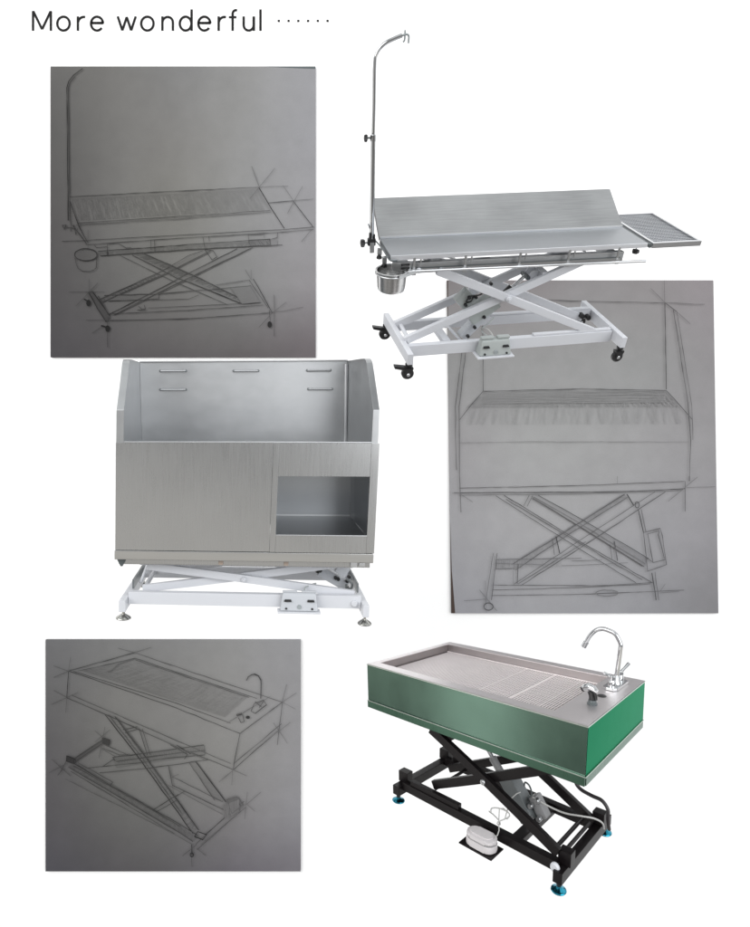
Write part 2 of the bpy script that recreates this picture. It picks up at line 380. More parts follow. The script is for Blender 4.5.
def lines(I, data):
    for it in data:
        mi, w, pts = it; I.line(pts, w*.72, mi, jit=.14, taper=.2)
        if random.random() < .75:                       # a second, lighter pass of the pencil beside the first
            o = (random.uniform(-.5, .5), random.uniform(-.5, .5)); I.line([(p[0]+o[0], p[1]+o[1]) for p in pts], w*.45, LP, jit=.2, taper=.5)
def hatch(I, quad, n, w=.55, mi=LP):
    """pencil strokes across a strip given by its four corners"""
    a, b, c, d = [Vector(q) for q in quad]
    for i in range(n):
        t = (i+random.uniform(.1, .9))/n; t2 = min(1, max(0, t+random.uniform(-.03, .03)))
        I.line([a.lerp(b, t), d.lerp(c, t2)], w, mi, jit=.1)
def band(I, quad, mi=SM): I.poly(quad, mi)

# --- sketch of the folding table
o, mats, I = board('sketch_print', [(52, 68), (315.8, 68), (315.8, 357.5), (52, 357.5)],
  [[(111, 110, 109), (127, 126, 124), 140, 160, (170, 170, 174)], [(99, 98, 97), (124, 123, 121), (141, 140, 138), 158, (167, 167, 171)], [(93, 91, 91), (120, 119, 117), (138, 137, 133), 156, (164, 163, 166)], [(89, 87, 88), (109, 108, 107), (127, 126, 124), 144, (157, 154, 157)], [(84, 82, 85), (93, 90, 92), (102, 99, 100), (109, 105, 106), (121, 115, 118)]],
  'grey printed pencil sketch of a folding grooming table with an upright arm and hanging bowl')
hatch(I, [(73, 200), (259, 190), (270, 211), (79, 222)], 330, .25, FP);  band(I, [(100, 253), (190, 246.5), (278, 241), (278, 246), (190, 251.5), (102, 257)])
band(I, [(146, 255), (200, 279), (246, 302), (241, 304), (192, 284), (134, 256)]); band(I, [(100, 301), (160, 274), (205, 252), (212, 253), (162, 278), (104, 303)]); hatch(I, [(146, 255), (200, 279), (193, 283), (136, 256)], 70, .5, LP)
band(I, [(111, 315), (189, 275.5), (238, 250), (254, 248.5), (190, 280.5), (116, 316)]); band(I, [(90, 293), (94, 292), (112, 318), (108, 323)], LP)
band(I, [(106, 296.5), (160, 294), (160, 299.5), (110, 302)]); band(I, [(249, 241), (271, 240), (271, 246.5), (250, 247)], LP)
hatch(I, [(150, 256), (244, 301), (242, 303), (140, 257)], 60, .5); hatch(I, [(102, 301), (158, 275), (161, 277), (105, 303)], 34, .5)
hatch(I, [(100, 252), (270, 241), (271, 246), (102, 256.5)], 120, .45, SM)
lines(I, [
 (DP, 1.5, [(70.3, 222), (70.2, 200), (69.6, 150), (69.2, 90), (70.8, 84), (75.5, 77.5), (84.5, 71)]), (MP, .8, [(73, 226), (71.8, 200), (71, 140), (70.4, 90), (72, 85), (77, 79)]),
 (MP, .9, [(72, 198.4), (165, 193.4), (259, 189)]), (LP, .6, [(259, 189), (289, 187.6)]), (DP, 1.2, [(259.5, 189), (272, 210), (285, 230)]),
 (DP, 1.1, [(72, 203), (78, 220), (81, 228), (90, 244)]), (MP, .8, [(74, 226), (82, 236), (89, 246)]),
 (MP, .7, [(80, 224.4), (154, 219.6), (271, 212)]), (LP, .7, [(78, 226.5), (180, 220.4), (272, 213.6)]),
 (MP, .8, [(64, 242.8), (100, 241), (190, 236), (284, 231), (314, 228.4)]), (MP, .8, [(90, 245.8), (190, 239), (284, 233.5), (314, 230.8)]),
 (MP, .9, [(269, 204.6), (293, 202.4)]), (LP, .6, [(293, 202.4), (314, 200.6)]), (MP, 1.0, [(293.5, 202.4), (304, 216), (314, 229)]),
 (LP, .6, [(303, 188), (288, 215)]), (LP, .6, [(283.5, 187), (294, 202.4)]), (LP, .6, [(252.4, 168), (260, 189)]), (LP, .6, [(275.5, 170), (251, 200)]), (LP, .6, [(302, 243), (312, 231)]),
 (LP, .6, [(90, 231), (90, 251)]), (MP, 1.0, [(64.5, 227), (66.5, 231), (68, 226.5), (64.5, 227)]), (MP, .9, [(67, 228.5), (78, 230)]),
 (MP, .8, [(73, 224), (73, 233), (76, 226), (78, 236), (80, 229)]), (MP, .8, [(96, 246), (98, 249), (109, 248), (109, 256)]), (MP, .7, [(109, 245), (110, 257)]), (MP, .8, [(110, 245.5), (119, 244), (128, 249.5), (133, 249)]),
 (MP, .8, [(152.4, 241), (152.6, 251)]), (MP, .8, [(156, 241), (156.4, 253)]), (MP, .8, [(204, 238), (206, 249)]), (MP, .8, [(210, 237.5), (210.5, 243)]), (MP, .7, [(249, 235), (250, 246)]), (LP, .6, [(249, 236), (265, 235), (265, 239)]),
 (DP, .9, [(100, 252.5), (190, 246), (270, 240.5)]), (MP, .8, [(102, 257), (190, 250.8), (283, 246)]), (MP, .8, [(270.5, 240), (271, 247)]), (MP, .9, [(278.3, 234), (278, 239), (272, 240.6)]), (MP, .6, [(262, 247.5), (283, 246.2)]),
 (MP, .9, [(77, 259), (78.4, 266), (80, 269.5), (84, 272), (90, 272.6), (95, 271.5), (98, 269), (99, 258)]),
 (MP, 1.0, [(146, 255), (189, 274), (200, 279), (246, 302)]), (MP, .8, [(122, 257), (172, 281), (228, 305.6)]), (DP, 1.0, [(134, 256.4), (178, 279), (192, 284), (241, 304)]),
 (MP, .9, [(100, 301), (160, 274), (190, 257), (204, 252)]), (MP, .9, [(104, 303), (162, 277), (180, 268), (212, 252)]),
 (DP, 1.1, [(111, 315), (150, 295.5), (189, 275), (238, 250)]), (MP, .9, [(116, 315.6), (190, 279), (254, 248.4)]), (DP, .9, [(206, 251), (214, 252), (218, 258), (213, 261), (206, 251)]),
 (DP, 1.3, [(90, 293), (99, 309), (108, 323)]), (DP, 1.0, [(94, 292), (112, 317)]), (LP, .6, [(91, 280), (91, 309)]), (LP, .6, [(71, 293), (106, 293)]), (LP, .6, [(100, 284), (78, 307)]),
 (LP, .7, [(109.3, 318), (109.3, 348)]), (LP, .6, [(88, 321), (150, 320.5), (190, 319)]), (LP, .6, [(94, 334), (106, 326)]), (MP, .9, [(100, 297), (110, 315)]),
 (MP, .8, [(106, 296.5), (160, 295), (230, 289), (252, 287)]), (MP, .7, [(110, 302), (190, 300), (200, 296)]), (MP, .9, [(114, 314.6), (190, 311.2), (264, 306)]), (MP, .7, [(150, 309), (225, 305.5), (262, 303.6)]),
 (MP, .8, [(112, 321.4), (190, 319.6), (270, 314)]), (MP, 1.0, [(254, 280), (264, 297), (273, 314)]), (MP, .8, [(250, 281), (262, 299), (269, 309)]), (LP, .6, [(246, 271), (252, 281)]), (LP, .6, [(252, 271), (252, 281)]),
 (LP, .7, [(275, 296), (275, 337)]), (LP, .7, [(287, 303), (273, 314), (260, 328)]), (LP, .6, [(262, 314), (285, 312), (304, 308)]), (LP, .6, [(217, 286), (250, 281)]), (MP, .9, [(241, 296), (242, 304)]), (MP, .8, [(270, 311), (271, 322)]),
 (MP, .8, [(140, 307), (143, 310), (147, 310), (146, 306)]), (MP, 1.2, [(139, 311), (147, 311)])])
I.ell(88, 255.8, 11, 5.8, 1.1, MP, jit=.1); I.ell(88, 257, 9, 3.9, .7, MP); I.ell(88, 256.5, 10.5, 5.0, 0, SM, fill=True)
for c in ((90.5, 304), (109.5, 329.5), (270.4, 325.4)): I.ell(c[0], c[1], 2.2, 3.2, 0, DP, fill=True)
I.line([(86, 300), (91, 303)], 1.2, DP).line([(103, 326.5), (112, 329)], 1.3, DP)
I.poly([(232, 289), (251, 287.5), (261, 303), (243, 305)], SM)
d = I.done('pencil_drawing', mats[1:], o)
g = G(); g.bm.faces.new([g.bm.verts.new((wx(u)-o.location.x, -.0268, wz(v)-o.location.z)) for u, v in ((262, 68.05), (315.75, 68.05), (315.75, 70.6), (290, 69.6))]); g.done('dark_paper_edge', 'dark_grey', parent=o)

# --- sketch of the tall washing tub
o, mats, I = board('sketch_print', [(446.5, 281), (711.8, 281), (716.8, 612.7), (450.8, 612.7)],
  [[(139, 134, 135), (147, 142, 143), (153, 150, 151), (155, 151, 152), (157, 151, 154)], [156, 162, 164, 162, (157, 154, 156)], [(171, 169, 171), 178, 178, (174, 173, 174), (165, 163, 165)], [(180, 179, 182), (186, 185, 187), (184, 183, 185), (175, 174, 177), (164, 162, 166)], [(171, 171, 177), (178, 178, 182), (175, 175, 179), (163, 163, 167), (148, 147, 150)]],
  'grey printed pencil sketch of a square pet washing tub on a crossed lift stand')
hatch(I, [(483, 392), (664, 391), (676, 404), (471, 405)], 260, .45, FP); hatch(I, [(478, 397), (668, 396), (677, 407), (466, 408)], 220, .4, FP); hatch(I, [(470, 406), (677, 405), (680, 424), (465, 425)], 120, .2, FP); hatch(I, [(484, 392), (482, 404), (664, 403), (664, 391)], 26, .3, FP)
band(I, [(531, 496), (538, 496), (646, 558), (642, 566)]); band(I, [(511, 563), (622, 494), (626, 497), (514, 569)]); band(I, [(496, 558.8), (520, 558), (520, 567), (496, 568)])
hatch(I, [(538, 496), (646, 558), (642, 565), (532, 499)], 130, .5, SM); hatch(I, [(512, 563), (622, 494), (625, 497), (515, 568)], 130, .5, SM)
hatch(I, [(497, 559), (560, 558), (560, 566), (497, 567)], 40, .4, FP)
lines(I, [
 (MP, .8, [(470, 302), (543, 301), (570, 302), (663, 304)]), (LP, .6, [(663, 304), (702, 305.5)]), (MP, .9, [(481, 300), (482.3, 357), (482.3, 391.7)]), (LP, .7, [(662, 281.6), (662.5, 304)]), (DP, .9, [(662.6, 304), (664, 390)]),
 (MP, .8, [(470, 300), (461.4, 351.6), (454.8, 407), (455, 440), (456, 470)]), (MP, .8, [(474, 302), (465, 352.5), (458.6, 407), (459, 475), (460.4, 512)]),
 (MP, .9, [(482.3, 391.7), (580, 389.4), (664, 391)]), (MP, .8, [(482.3, 391.7), (469, 407), (459, 420)]), (MP, .9, [(664, 391), (678.5, 406.4), (690, 420)]),
 (MP, .9, [(671, 311), (685.7, 406.4), (688, 440), (687, 481)]), (MP, .8, [(674.4, 312.4), (689.4, 406.4), (690.4, 440)]), (LP, .7, [(648.5, 289.6), (663, 304)]), (DP, 1.2, [(663, 304), (674, 312.4)]), (LP, .6, [(674, 312.4), (687.8, 324.8)]),
 (MP, .8, [(459, 488), (580, 485.4), (682, 481.2)]), (DP, .9, [(453.6, 492.6), (580, 492), (625, 491.3), (682.6, 488.6)]), (MP, .7, [(459, 495), (570, 494), (640, 492), (680, 490)]),
 (MP, .8, [(686.8, 476), (686.6, 481)]), (MP, .8, [(682.6, 481), (682.6, 511)]), (LP, .6, [(615.5, 476), (615.5, 484)]), (LP, .7, [(695, 477), (666, 501)]), (LP, .6, [(683.6, 487.5), (712.6, 486.5)]), (LP, .6, [(460, 494), (472, 502)]), (LP, .6, [(451.5, 493), (460, 492.5)]),
 (LP, .5, [(458, 443), (520, 442), (600, 442), (686, 442)]),
 (DP, 1.1, [(503, 495), (580, 542), (614, 561), (649.6, 581.6)]), (MP, .9, [(495, 495.5), (580, 549.7), (634, 582)]), (MP, .8, [(505, 499), (560, 532), (640, 579)]),
 (MP, 1.0, [(537, 495), (579.8, 518.6), (646.5, 557.8)]), (MP, .8, [(531, 498), (574, 523.5), (642, 566)]), (LP, .8, [(533, 497), (575, 521), (643, 563)]),
 (MP, .9, [(663, 491.7), (586.5, 542.3), (519.6, 584.7)]), (MP, .8, [(652.7, 491.7), (582.4, 537), (512.8, 583.3)]), (MP, .7, [(584, 541), (517, 583)]), (MP, .9, [(622.7, 494), (554.6, 537), (511.5, 563.3)]), (MP, .8, [(625.8, 496.8), (570, 532), (514.8, 569)]),
 (MP, 1.0, [(528, 495), (522.5, 505.5)]), (MP, .8, [(531.5, 495), (526, 506)]), (DP, 1.4, [(554.6, 536), (558.2, 552.6)]), (MP, 1.0, [(551, 538), (553, 554)]), (DP, 1.4, [(612.4, 541), (615.5, 560)]), (MP, 1.0, [(608, 544), (610, 558)]), (DP, 1.7, [(625, 494), (631.5, 505)]),
 (MP, .9, [(492.4, 552.6), (488, 580), (484.7, 603)]), (MP, .9, [(496.3, 552.6), (493, 578), (490.6, 599)]), (LP, .7, [(463.3, 599.8), (485.6, 598)]), (LP, .7, [(478.5, 589), (496, 610)]), (LP, .6, [(484.5, 580), (485.5, 612)]),
 (MP, .7, [(496, 558.8), (580, 557.5)]), (LP, .7, [(494, 562.4), (545, 564)]), (MP, .7, [(494.4, 568), (511, 568)]), (LP, .7, [(570, 560), (600, 559)]), (LP, .7, [(560, 565), (596, 563.6), (626, 562)]),
 (MP, .8, [(491.5, 584), (580, 584.7), (610, 584.4), (650.6, 581.6)]), (MP, .8, [(491.5, 589), (570, 587), (648, 583)]), (MP, .7, [(491.5, 594.6), (580, 593.4), (681.6, 589.2)]), (LP, .6, [(657, 592), (677, 590.4)]),
 (MP, 1.0, [(641.3, 532), (657.8, 527.8), (660, 535), (664, 564), (645.4, 570.5), (641.3, 532)]), (MP, .8, [(645.4, 533.5), (657, 530), (656, 534), (662, 558)]), (MP, .9, [(645.4, 533), (650.6, 562), (663, 558.8)]), (MP, .8, [(643, 556), (650, 561)]),
 (DP, 1.0, [(636, 509), (641.3, 532)]), (MP, .8, [(639, 509), (643.6, 531)]), (DP, 1.4, [(649.6, 572), (653.7, 599)]), (MP, .9, [(652.7, 571), (656.4, 599)]), (LP, .7, [(658, 590), (663, 583)]), (MP, .8, [(517, 563), (516, 583)]), (LP, .6, [(512, 570), (512, 583)])])
I.ell(487.6, 605.5, 4.5, 3.6, .9, MP); I.ell(605, 592, 11, 3.0, .8, LP, jit=.15); I.ell(635, 504.5, 2, 3, .8, MP)
I.done('pencil_drawing', mats[1:], o)
for quad in ([(449.8, 518), (451.4, 570), (454.8, 612.6), (450.9, 612.6)], [(446.55, 281.1), (447.8, 281.1), (447.4, 330), (446.9, 330)]):
    g = G(); g.bm.faces.new([g.bm.verts.new((wx(u)-o.location.x, -.0268, wz(v)-o.location.z)) for u, v in quad]); g.done('dark_paper_edge', 'brown_edge', parent=o)

# --- sketch of the low bathing tub
o, mats, I = board('sketch_print', [(47, 639), (300.8, 639), (300.8, 869.8), (47, 869.8)],
  [[(123, 123, 125), 138, 148, 162, (171, 171, 174)], [(112, 111, 112), (133, 132, 130), (146, 145, 143), (161, 160, 159), (170, 169, 171)], [(103, 101, 103), (125, 124, 122), (142, 141, 139), (157, 156, 154), (168, 167, 170)], [(98, 96, 99), (111, 110, 109), (127, 126, 125), (145, 143, 144), (160, 159, 163)], [(90, 89, 95), (96, 94, 97), (106, 104, 107), (120, 117, 123), (134, 131, 137)]],
  'grey printed pencil sketch of a low tub with a tap seen from its corner')
hatch(I, [(84, 670), (136, 658), (248, 695), (226, 716)], 260, .25, FP); hatch(I, [(84, 670), (226, 716), (248, 695), (136, 658)], 120, .22, FP); band(I, [(108, 714), (116, 715), (198, 827), (193, 829)], FP); band(I, [(114, 756), (205, 744), (206, 753), (118, 766)]); band(I, [(191, 760.5), (197, 759.6), (227, 799.7), (216, 798)])
band(I, [(75, 760), (180, 822), (199, 834), (194, 839), (180, 829), (71, 765)]); band(I, [(75.5, 757), (104.4, 738), (104.4, 742), (78.3, 760)], LP)
hatch(I, [(191, 760), (216, 797), (226, 799), (197, 760)], 60, .5, SM); hatch(I, [(108, 714), (193, 829), (198, 827), (116, 715)], 120, .4, SM); hatch(I, [(76, 761), (194, 832), (192, 838), (72, 765)], 90, .5, SM); hatch(I, [(116, 757), (204, 745), (205, 750), (118, 762)], 60, .4, FP)
lines(I, [
 (MP, 1.0, [(70.8, 669.6), (136.7, 651.5)]), (MP, .9, [(136.7, 651.5), (170, 663), (283, 700.6)]), (MP, .9, [(70.8, 669.6), (170, 703.5), (241, 731.7)]), (MP, .8, [(80, 669.6), (136.7, 657), (170, 668), (257.7, 697)]), (MP, .8, [(75.5, 670), (180, 702.4), (231.6, 721.5)]),
 (MP, .7, [(137, 658.6), (170, 669.6), (250, 696)]), (MP, 1.0, [(283, 700.6), (241, 731.7)]), (LP, .7, [(270.8, 695), (227.9, 721.5)]), (LP, .7, [(110, 671), (113, 670), (121, 663), (136, 658)]),
 (DP, .9, [(70.8, 669.6), (69, 696.3)]), (MP, .9, [(241, 731.7), (235.3, 760), (234.4, 767)]), (MP, .9, [(283, 700.6), (280, 725), (278, 743)]),
 (MP, .9, [(69, 696.3), (108, 713), (180, 745.7), (234.4, 767.6)]), (MP, .8, [(73.6, 693.5), (180, 739.6), (231.6, 761.5)]), (MP, .8, [(234.4, 768), (258, 747), (280, 728)]), (MP, .8, [(234.4, 762), (262, 739), (282, 722)]),
 (LP, .6, [(56, 664.5), (79, 673)]), (LP, .6, [(56, 676), (70.8, 669.6)]), (LP, .6, [(72.6, 656), (70.8, 669.6)]), (LP, .6, [(69, 696.3), (68, 711)]), (LP, .6, [(56, 689), (69, 696)]), (LP, .6, [(54, 703), (80, 691)]),
 (LP, .6, [(120, 647), (137, 651.5), (153, 657)]), (LP, .6, [(153, 646), (120, 656)]), (LP, .6, [(287.4, 683), (283, 700)]), (LP, .6, [(297, 691.5), (283, 700.6)]), (LP, .6, [(283, 700.6), (296, 707.5)]), (LP, .6, [(291, 720.6), (278, 731)]), (LP, .6, [(274, 721), (288, 741.5)]),
 (LP, .6, [(220, 780), (234.4, 768)]), (LP, .6, [(234.4, 768), (247.5, 773.6)]), (LP, .6, [(233.6, 769), (232.8, 783)]),
 (DP, 1.7, [(247.4, 679), (249.2, 675.5), (252, 673.6), (255.4, 673), (259, 674.6), (261.4, 678.6), (262, 683), (261.5, 697)]), (MP, .9, [(255, 702), (264, 698.6), (267.5, 703), (256, 711.6), (252, 709.6), (255, 702)]), (MP, 1.4, [(256, 700), (262, 705)]), (MP, 1.4, [(265, 699), (260, 706)]),
 (DP, 3.0, [(237.5, 713.4), (243, 712)]), (MP, .8, [(239.5, 716), (242, 721)]), (MP, .8, [(243.5, 713), (245, 719.6), (242, 721)]),
 (DP, 1.0, [(107, 713), (142.7, 758.8), (180, 811), (194.3, 831)]), (DP, 1.3, [(117, 715), (150, 758.8), (180, 799.7), (200, 827.7)]), (MP, .8, [(119, 717), (152, 760)]), (MP, .8, [(110.5, 713), (146, 759), (183, 811)]),
 (DP, 1.4, [(125, 728), (139, 725)]), (MP, 1.0, [(127, 731), (141, 727)]), (MP, .8, [(140.8, 727), (149, 753)]), (MP, .8, [(144, 727), (152, 753)]),
 (DP, 1.2, [(114.7, 755.4), (180, 746.7), (205, 743)]), (MP, .9, [(118, 759.6), (180, 751), (206, 748.6)]), (MP, .9, [(90.4, 766), (144.5, 760.5), (170, 756), (206, 753)]), (MP, .9, [(101.6, 770.8), (152, 766), (209, 757.7)]), (MP, .8, [(104, 765), (116, 757)]), (DP, 1.0, [(114.7, 755), (117, 759)]),
 (MP, .9, [(190.5, 760.5), (215.7, 797.9)]), (DP, 1.0, [(197, 759.6), (227, 799.7)]), (DP, 1.2, [(172, 743), (188, 752)]), (DP, 1.0, [(178, 743), (192, 752)]),
 (MP, 1.0, [(75.5, 757), (104.4, 738)]), (MP, 1.0, [(78.3, 759), (104.4, 742)]), (MP, .8, [(104.4, 735.6), (111.8, 738), (111, 743.6), (104, 740.6), (104.4, 735.6)]), (DP, 1.1, [(69, 753.6), (77, 756.8), (76, 762), (68.6, 759), (69, 753.6)]), (MP, .9, [(68.6, 759), (62, 771)]), (LP, .7, [(54, 757), (73, 774)]), (LP, .6, [(51, 771), (70, 761)]), (LP, .6, [(97, 740), (112, 728)]), (LP, .6, [(107, 725), (101, 756)]), (LP, .6, [(97, 729), (106, 737)]),
 (DP, 1.0, [(74.5, 760.5), (114, 784), (180, 821), (199, 833)]), (MP, .9, [(77, 758.6), (114.7, 780)]), (MP, 1.0, [(70.8, 765), (130, 800), (180, 829.6), (194.3, 839)]), (LP, .6, [(68, 777), (120, 803), (180, 834)]), (MP, .8, [(114.7, 780), (112, 783.6)]),
 (MP, .8, [(173.7, 774.5), (224, 799.7)]), (MP, .8, [(173.7, 783), (226, 808)]), (MP, .8, [(104.4, 742), (129.6, 753)]), (MP, .8, [(104, 747), (118, 755)]), (DP, 1.0, [(153.9, 808), (180, 792)]), (MP, .8, [(157, 810), (178, 798)]), (MP, 1.0, [(176, 795), (186, 789)]),
 (MP, .9, [(197, 841.7), (230, 811), (245, 799)]), (MP, .8, [(206, 832), (240, 804)]), (MP, .9, [(198.5, 847), (230, 819), (246.5, 805)]), (DP, 1.1, [(199, 829), (208, 832), (204, 837), (196, 834), (199, 829)]), (DP, 1.4, [(193, 842), (193.6, 853)]), (LP, .7, [(184, 853), (198, 842)]), (LP, .7, [(198, 846), (207, 853)]), (LP, .7, [(192.6, 848), (193.4, 864)]), (LP, .7, [(180, 834), (194, 842)]),
 (LP, .7, [(248.4, 789.5), (245.6, 817)]), (LP, .7, [(261.5, 790), (248, 801.6)]), (LP, .7, [(247.5, 801.6), (256, 809)]), (MP, 1.0, [(170, 763), (174, 783)]), (LP, .7, [(170, 765), (176, 795)]), (LP, .6, [(171, 776), (180, 772)])])
I.ell(248.8, 715.5, 2, 1.6, 0, DP, fill=True); hatch(I, [(228, 797), (238, 794), (243, 803), (231, 812)], 30, .7, LP); hatch(I, [(224, 803), (240, 797), (240, 809), (226, 817)], 24, .6, SM); lines(I, [(LP, .8, [(228, 797), (238, 794), (244, 802), (233, 811), (228, 797)]), (MP, .9, [(186, 757), (189, 752)]), (MP, .8, [(76, 764), (130, 794), (182, 824)]), (MP, .7, [(73, 769), (125, 800), (176, 831)]), (LP, .8, [(60, 773), (66, 766)]), (MP, .9, [(104, 746), (122, 753), (132, 752)]), (LP, .7, [(140, 728), (170, 741), (205, 757)]), (LP, .7, [(170, 783), (224, 812)]), (LP, .7, [(202, 842), (243, 808)])]); I.poly([(104.6, 736), (111.6, 738.2), (111, 743.4), (104.4, 741)], MP); I.poly([(69.3, 754), (76.6, 757), (75.8, 761.6), (69, 758.8)], MP)
I.ell(193.3, 852, 1.6, 2, .8, DP)
I.done('pencil_drawing', mats[1:], o)
# ------------------------------------------------------------ helpers shared by the three lift stands
def scissor_arm(T, p, q, wy, h, mat, bolts, boltmat, parent=None, name='scissor_arm'):
    g = G(); g.bar(p, q, wy, h, .004); a = g.done(name, mat, T)
    for b in bolts:
        g = G(); b = Vector(b); g.lathe(b, [(0, -.012), (.012, -.012), (.015, -.008), (.015, 0), (.015, .001)], (0, 1, 0), 16)
        g.lathe(b+Vector((0, -.012, 0)), [(0, -.006), (.006, -.006), (.008, 0)], (0, 1, 0), 6); o = g.done('bolt', boltmat, T, a)
    return a
def pedal_box(T, x0, x1, y0, y1, z0, z1, body, platemat, cable):
    """two-button foot switch: plate, sloped case, two rocker slots, screws, cable"""
    g = G(); g.box(x0-.012, x1+.012, y0-.012, y1, z0, z0+.008, .002); g.done('mounting_plate', platemat, T)
    dx = x1-x0; h = z1-z0
    g = G(); g.hexa([(x0, y0, z0+.009), (x1, y0, z0+.009), (x1, y1, z0+.009), (x0, y1, z0+.009), (x0+.012, y0+.022, z1-.008), (x1-.012, y0+.022, z1-.008), (x1-.012, y1-.01, z1), (x0+.012, y1-.01, z1)], .010)
    c = g.done('case', body, T)
    for s in (0, 1):
        a = x0+dx*(.10 if s == 0 else .70); b = a+dx*.2
        g = G(); g.hexa([(a, y0+.003, z0+h*.56), (b, y0+.003, z0+h*.56), (b, y0+.03, z0+h*.56), (a, y0+.03, z0+h*.56), (a+.004, y0+.003, z0+h*.66), (b-.004, y0+.003, z0+h*.66), (b-.004, y0+.03, z0+h*.66), (a+.004, y0+.03, z0+h*.66)], .002)
        g.done('button_slot', 'black', T)
        g = G(); xx = x0+dx*(.16 if s == 0 else .84); g.lathe((xx, y0+.002, z0+h*.22), [(0, -.003), (.0055, -.003), (.0055, .004)], (0, 1, 0), 12); g.done('screw', 'black', T)
        g = G(); g.box(x0+dx*(.06+.5*s), x0+dx*(.44+.5*s), y0+.028, y1-.014, z1-.004, z1+.008, .004); g.done('rocker', body, T)
    g = G(); g.lathe((x0+dx*.5, y0+.004, z0+h*.3), [(0, -.003), (.011, -.003), (.012, .003)], (0, 1, 0), 20); g.done('round_emblem', 'motor_ring', T)
    g = G(); g.tube(cable, .004, 8, smooth=5); g.done('cable', 'cable' if body != 'blue_case' else 'grey_case', T)

# ------------------------------------------------------------ folding grooming table (top right)
T = Thing('grooming_table', 'table', (.65, .15, -.62), 'folding steel grooming table with raised flap, wire side shelf, tall arm and white castor stand', 'table')
L = 1.3; w_ = .229; AL = .595
g = G(); g.box(0, L, 0, w_+.012, -.004, 0, .0015).box(-.001, .003, .005, w_, -.022, -.0045, .001).box(L-.003, L+.001, .005, w_, -.022, -.0045, .001)
tt = g.done('tabletop', 'top_steel', T)
g = G(); g.box(0, L, -.005, -.0005, -.021, .0005, .002); g.done('front_lip', 'lip_steel', T, tt)
g = G(); g.box(.002, L-.002, w_+.006, w_+.014, -.001, .010, .002); g.done('hinge_strip', 'rail_steel', T, tt)
ca, sa = math.cos(AL), math.sin(AL); s_ = .238; hy = w_+.012
def fp(x, d, n): return (x, hy+d*ca-n*sa, .004+d*sa+n*ca)
g = G(); g.hexa([fp(0, 0, -.004), fp(L, 0, -.004), fp(L, s_, -.004), fp(0, s_, -.004), fp(0, 0, 0), fp(L, 0, 0), fp(L, s_, 0), fp(0, s_, 0)], .0015)
for x0, x1, d0, d1 in ((0, L, s_-.004, s_), (0, .004, 0, s_-.005), (L-.004, L, 0, s_-.005)):
    g.hexa([fp(x0, d0, -.024), fp(x1, d0, -.024), fp(x1, d1, -.024), fp(x0, d1, -.024), fp(x0, d0, -.0045), fp(x1, d0, -.0045), fp(x1, d1, -.0045), fp(x0, d1, -.0045)], .001)
g.done('raised_flap', 'flap_steel', T)
for x in (.25, 1.05):
    g = G(); g.bar((x, w_+.10, -.09), fp(x, .15, -.026), .02, .008, .002); g.done('flap_prop', 'white_shaded', T)
# side shelf of wire mesh
g = G()
X0, X1, Y0, Y1 = L+.030, L+.306, -.004, .452
g.plate((X0, X1, Y0, Y1), (X0+.016, X1-.014, Y0+.016, Y1-.012), -.026, -.002)
sh = g.done('side_shelf', 'mesh_steel', T)
g = G(); g.box(X0+.012, X1-.012, Y0+.012, Y1-.010, -.018, -.0165, 0); g.done('mesh_backing', 'mesh_dark', T, sh)
g = G(); n = 17
for i in range(1, n): x = X0+.014+(X1-X0-.028)*i/n; g.box(x-.0016, x+.0016, Y0+.014, Y1-.011, -.0155, -.011, 0)
n = 23
for i in range(1, n): y = Y0+.014+(Y1-Y0-.026)*i/n; g.box(X0+.014, X1-.013, y-.0020, y+.0020, -.0105, -.007, 0)
g.done('wire_grid', 'mesh_steel', T, sh)
g = G(); g.tube([(L+.016, .01, -.012), (L+.016, .44, -.012)], .006, 10); g.lathe((L+.016, .012, -.014), [(0, -.016), (.010, -.016), (.010, .0), (0, 0)], (0, 1, 0), 12); g.done('shelf_hinge', 'dark_grey', T)
g = G(); g.tube([(L+.03, .12, -.02), (L+.03, .12, -.075)], .0035, 8); kn = g.done('shelf_prop_rod', 'rail_steel', T)
g = G(); star_knob(g, (L+.03, .12, -.097), (0, 0, 1), .017, .022); g.done('clamp_knob', 'black', T, kn)
# frame under the top
g = G()
g.box(.09, 1.20, .022, .050, -.098, -.046, .004); g.box(.09, 1.20, .235, .262, -.098, -.046, .004)
g.box(.06, .10, .052, .233, -.090, -.050, .003); g.box(1.13, 1.17, .052, .233, -.090, -.050, .003)
fr = g.done('top_frame', 'rail_steel', T)
g = G(); g.box(.10, 1.18, .018, .0215, -.0735, -.070, .001); g.done('frame_groove', 'dark_grey', T, fr)
for x in (.16, .46, .86, 1.16):
    g = G(); g.box(x, x+.045, .10, .15, -.045, -.022, .004); g.done('spacer_block', 'white', T)
    g = G(); g.box(x+.02, x+.055, .075, .098, -.052, -.028, .006); g.done('rubber_buffer', 'black', T)
for p, q in (((.22, .10, -.024), (.34, .10, -.062)), ((.93, .10, -.024), (1.02, .10, -.058))):
    g = G(); g.bar(p, q, .05, .006, .001); g.done('angle_bracket', 'rail_steel', T)
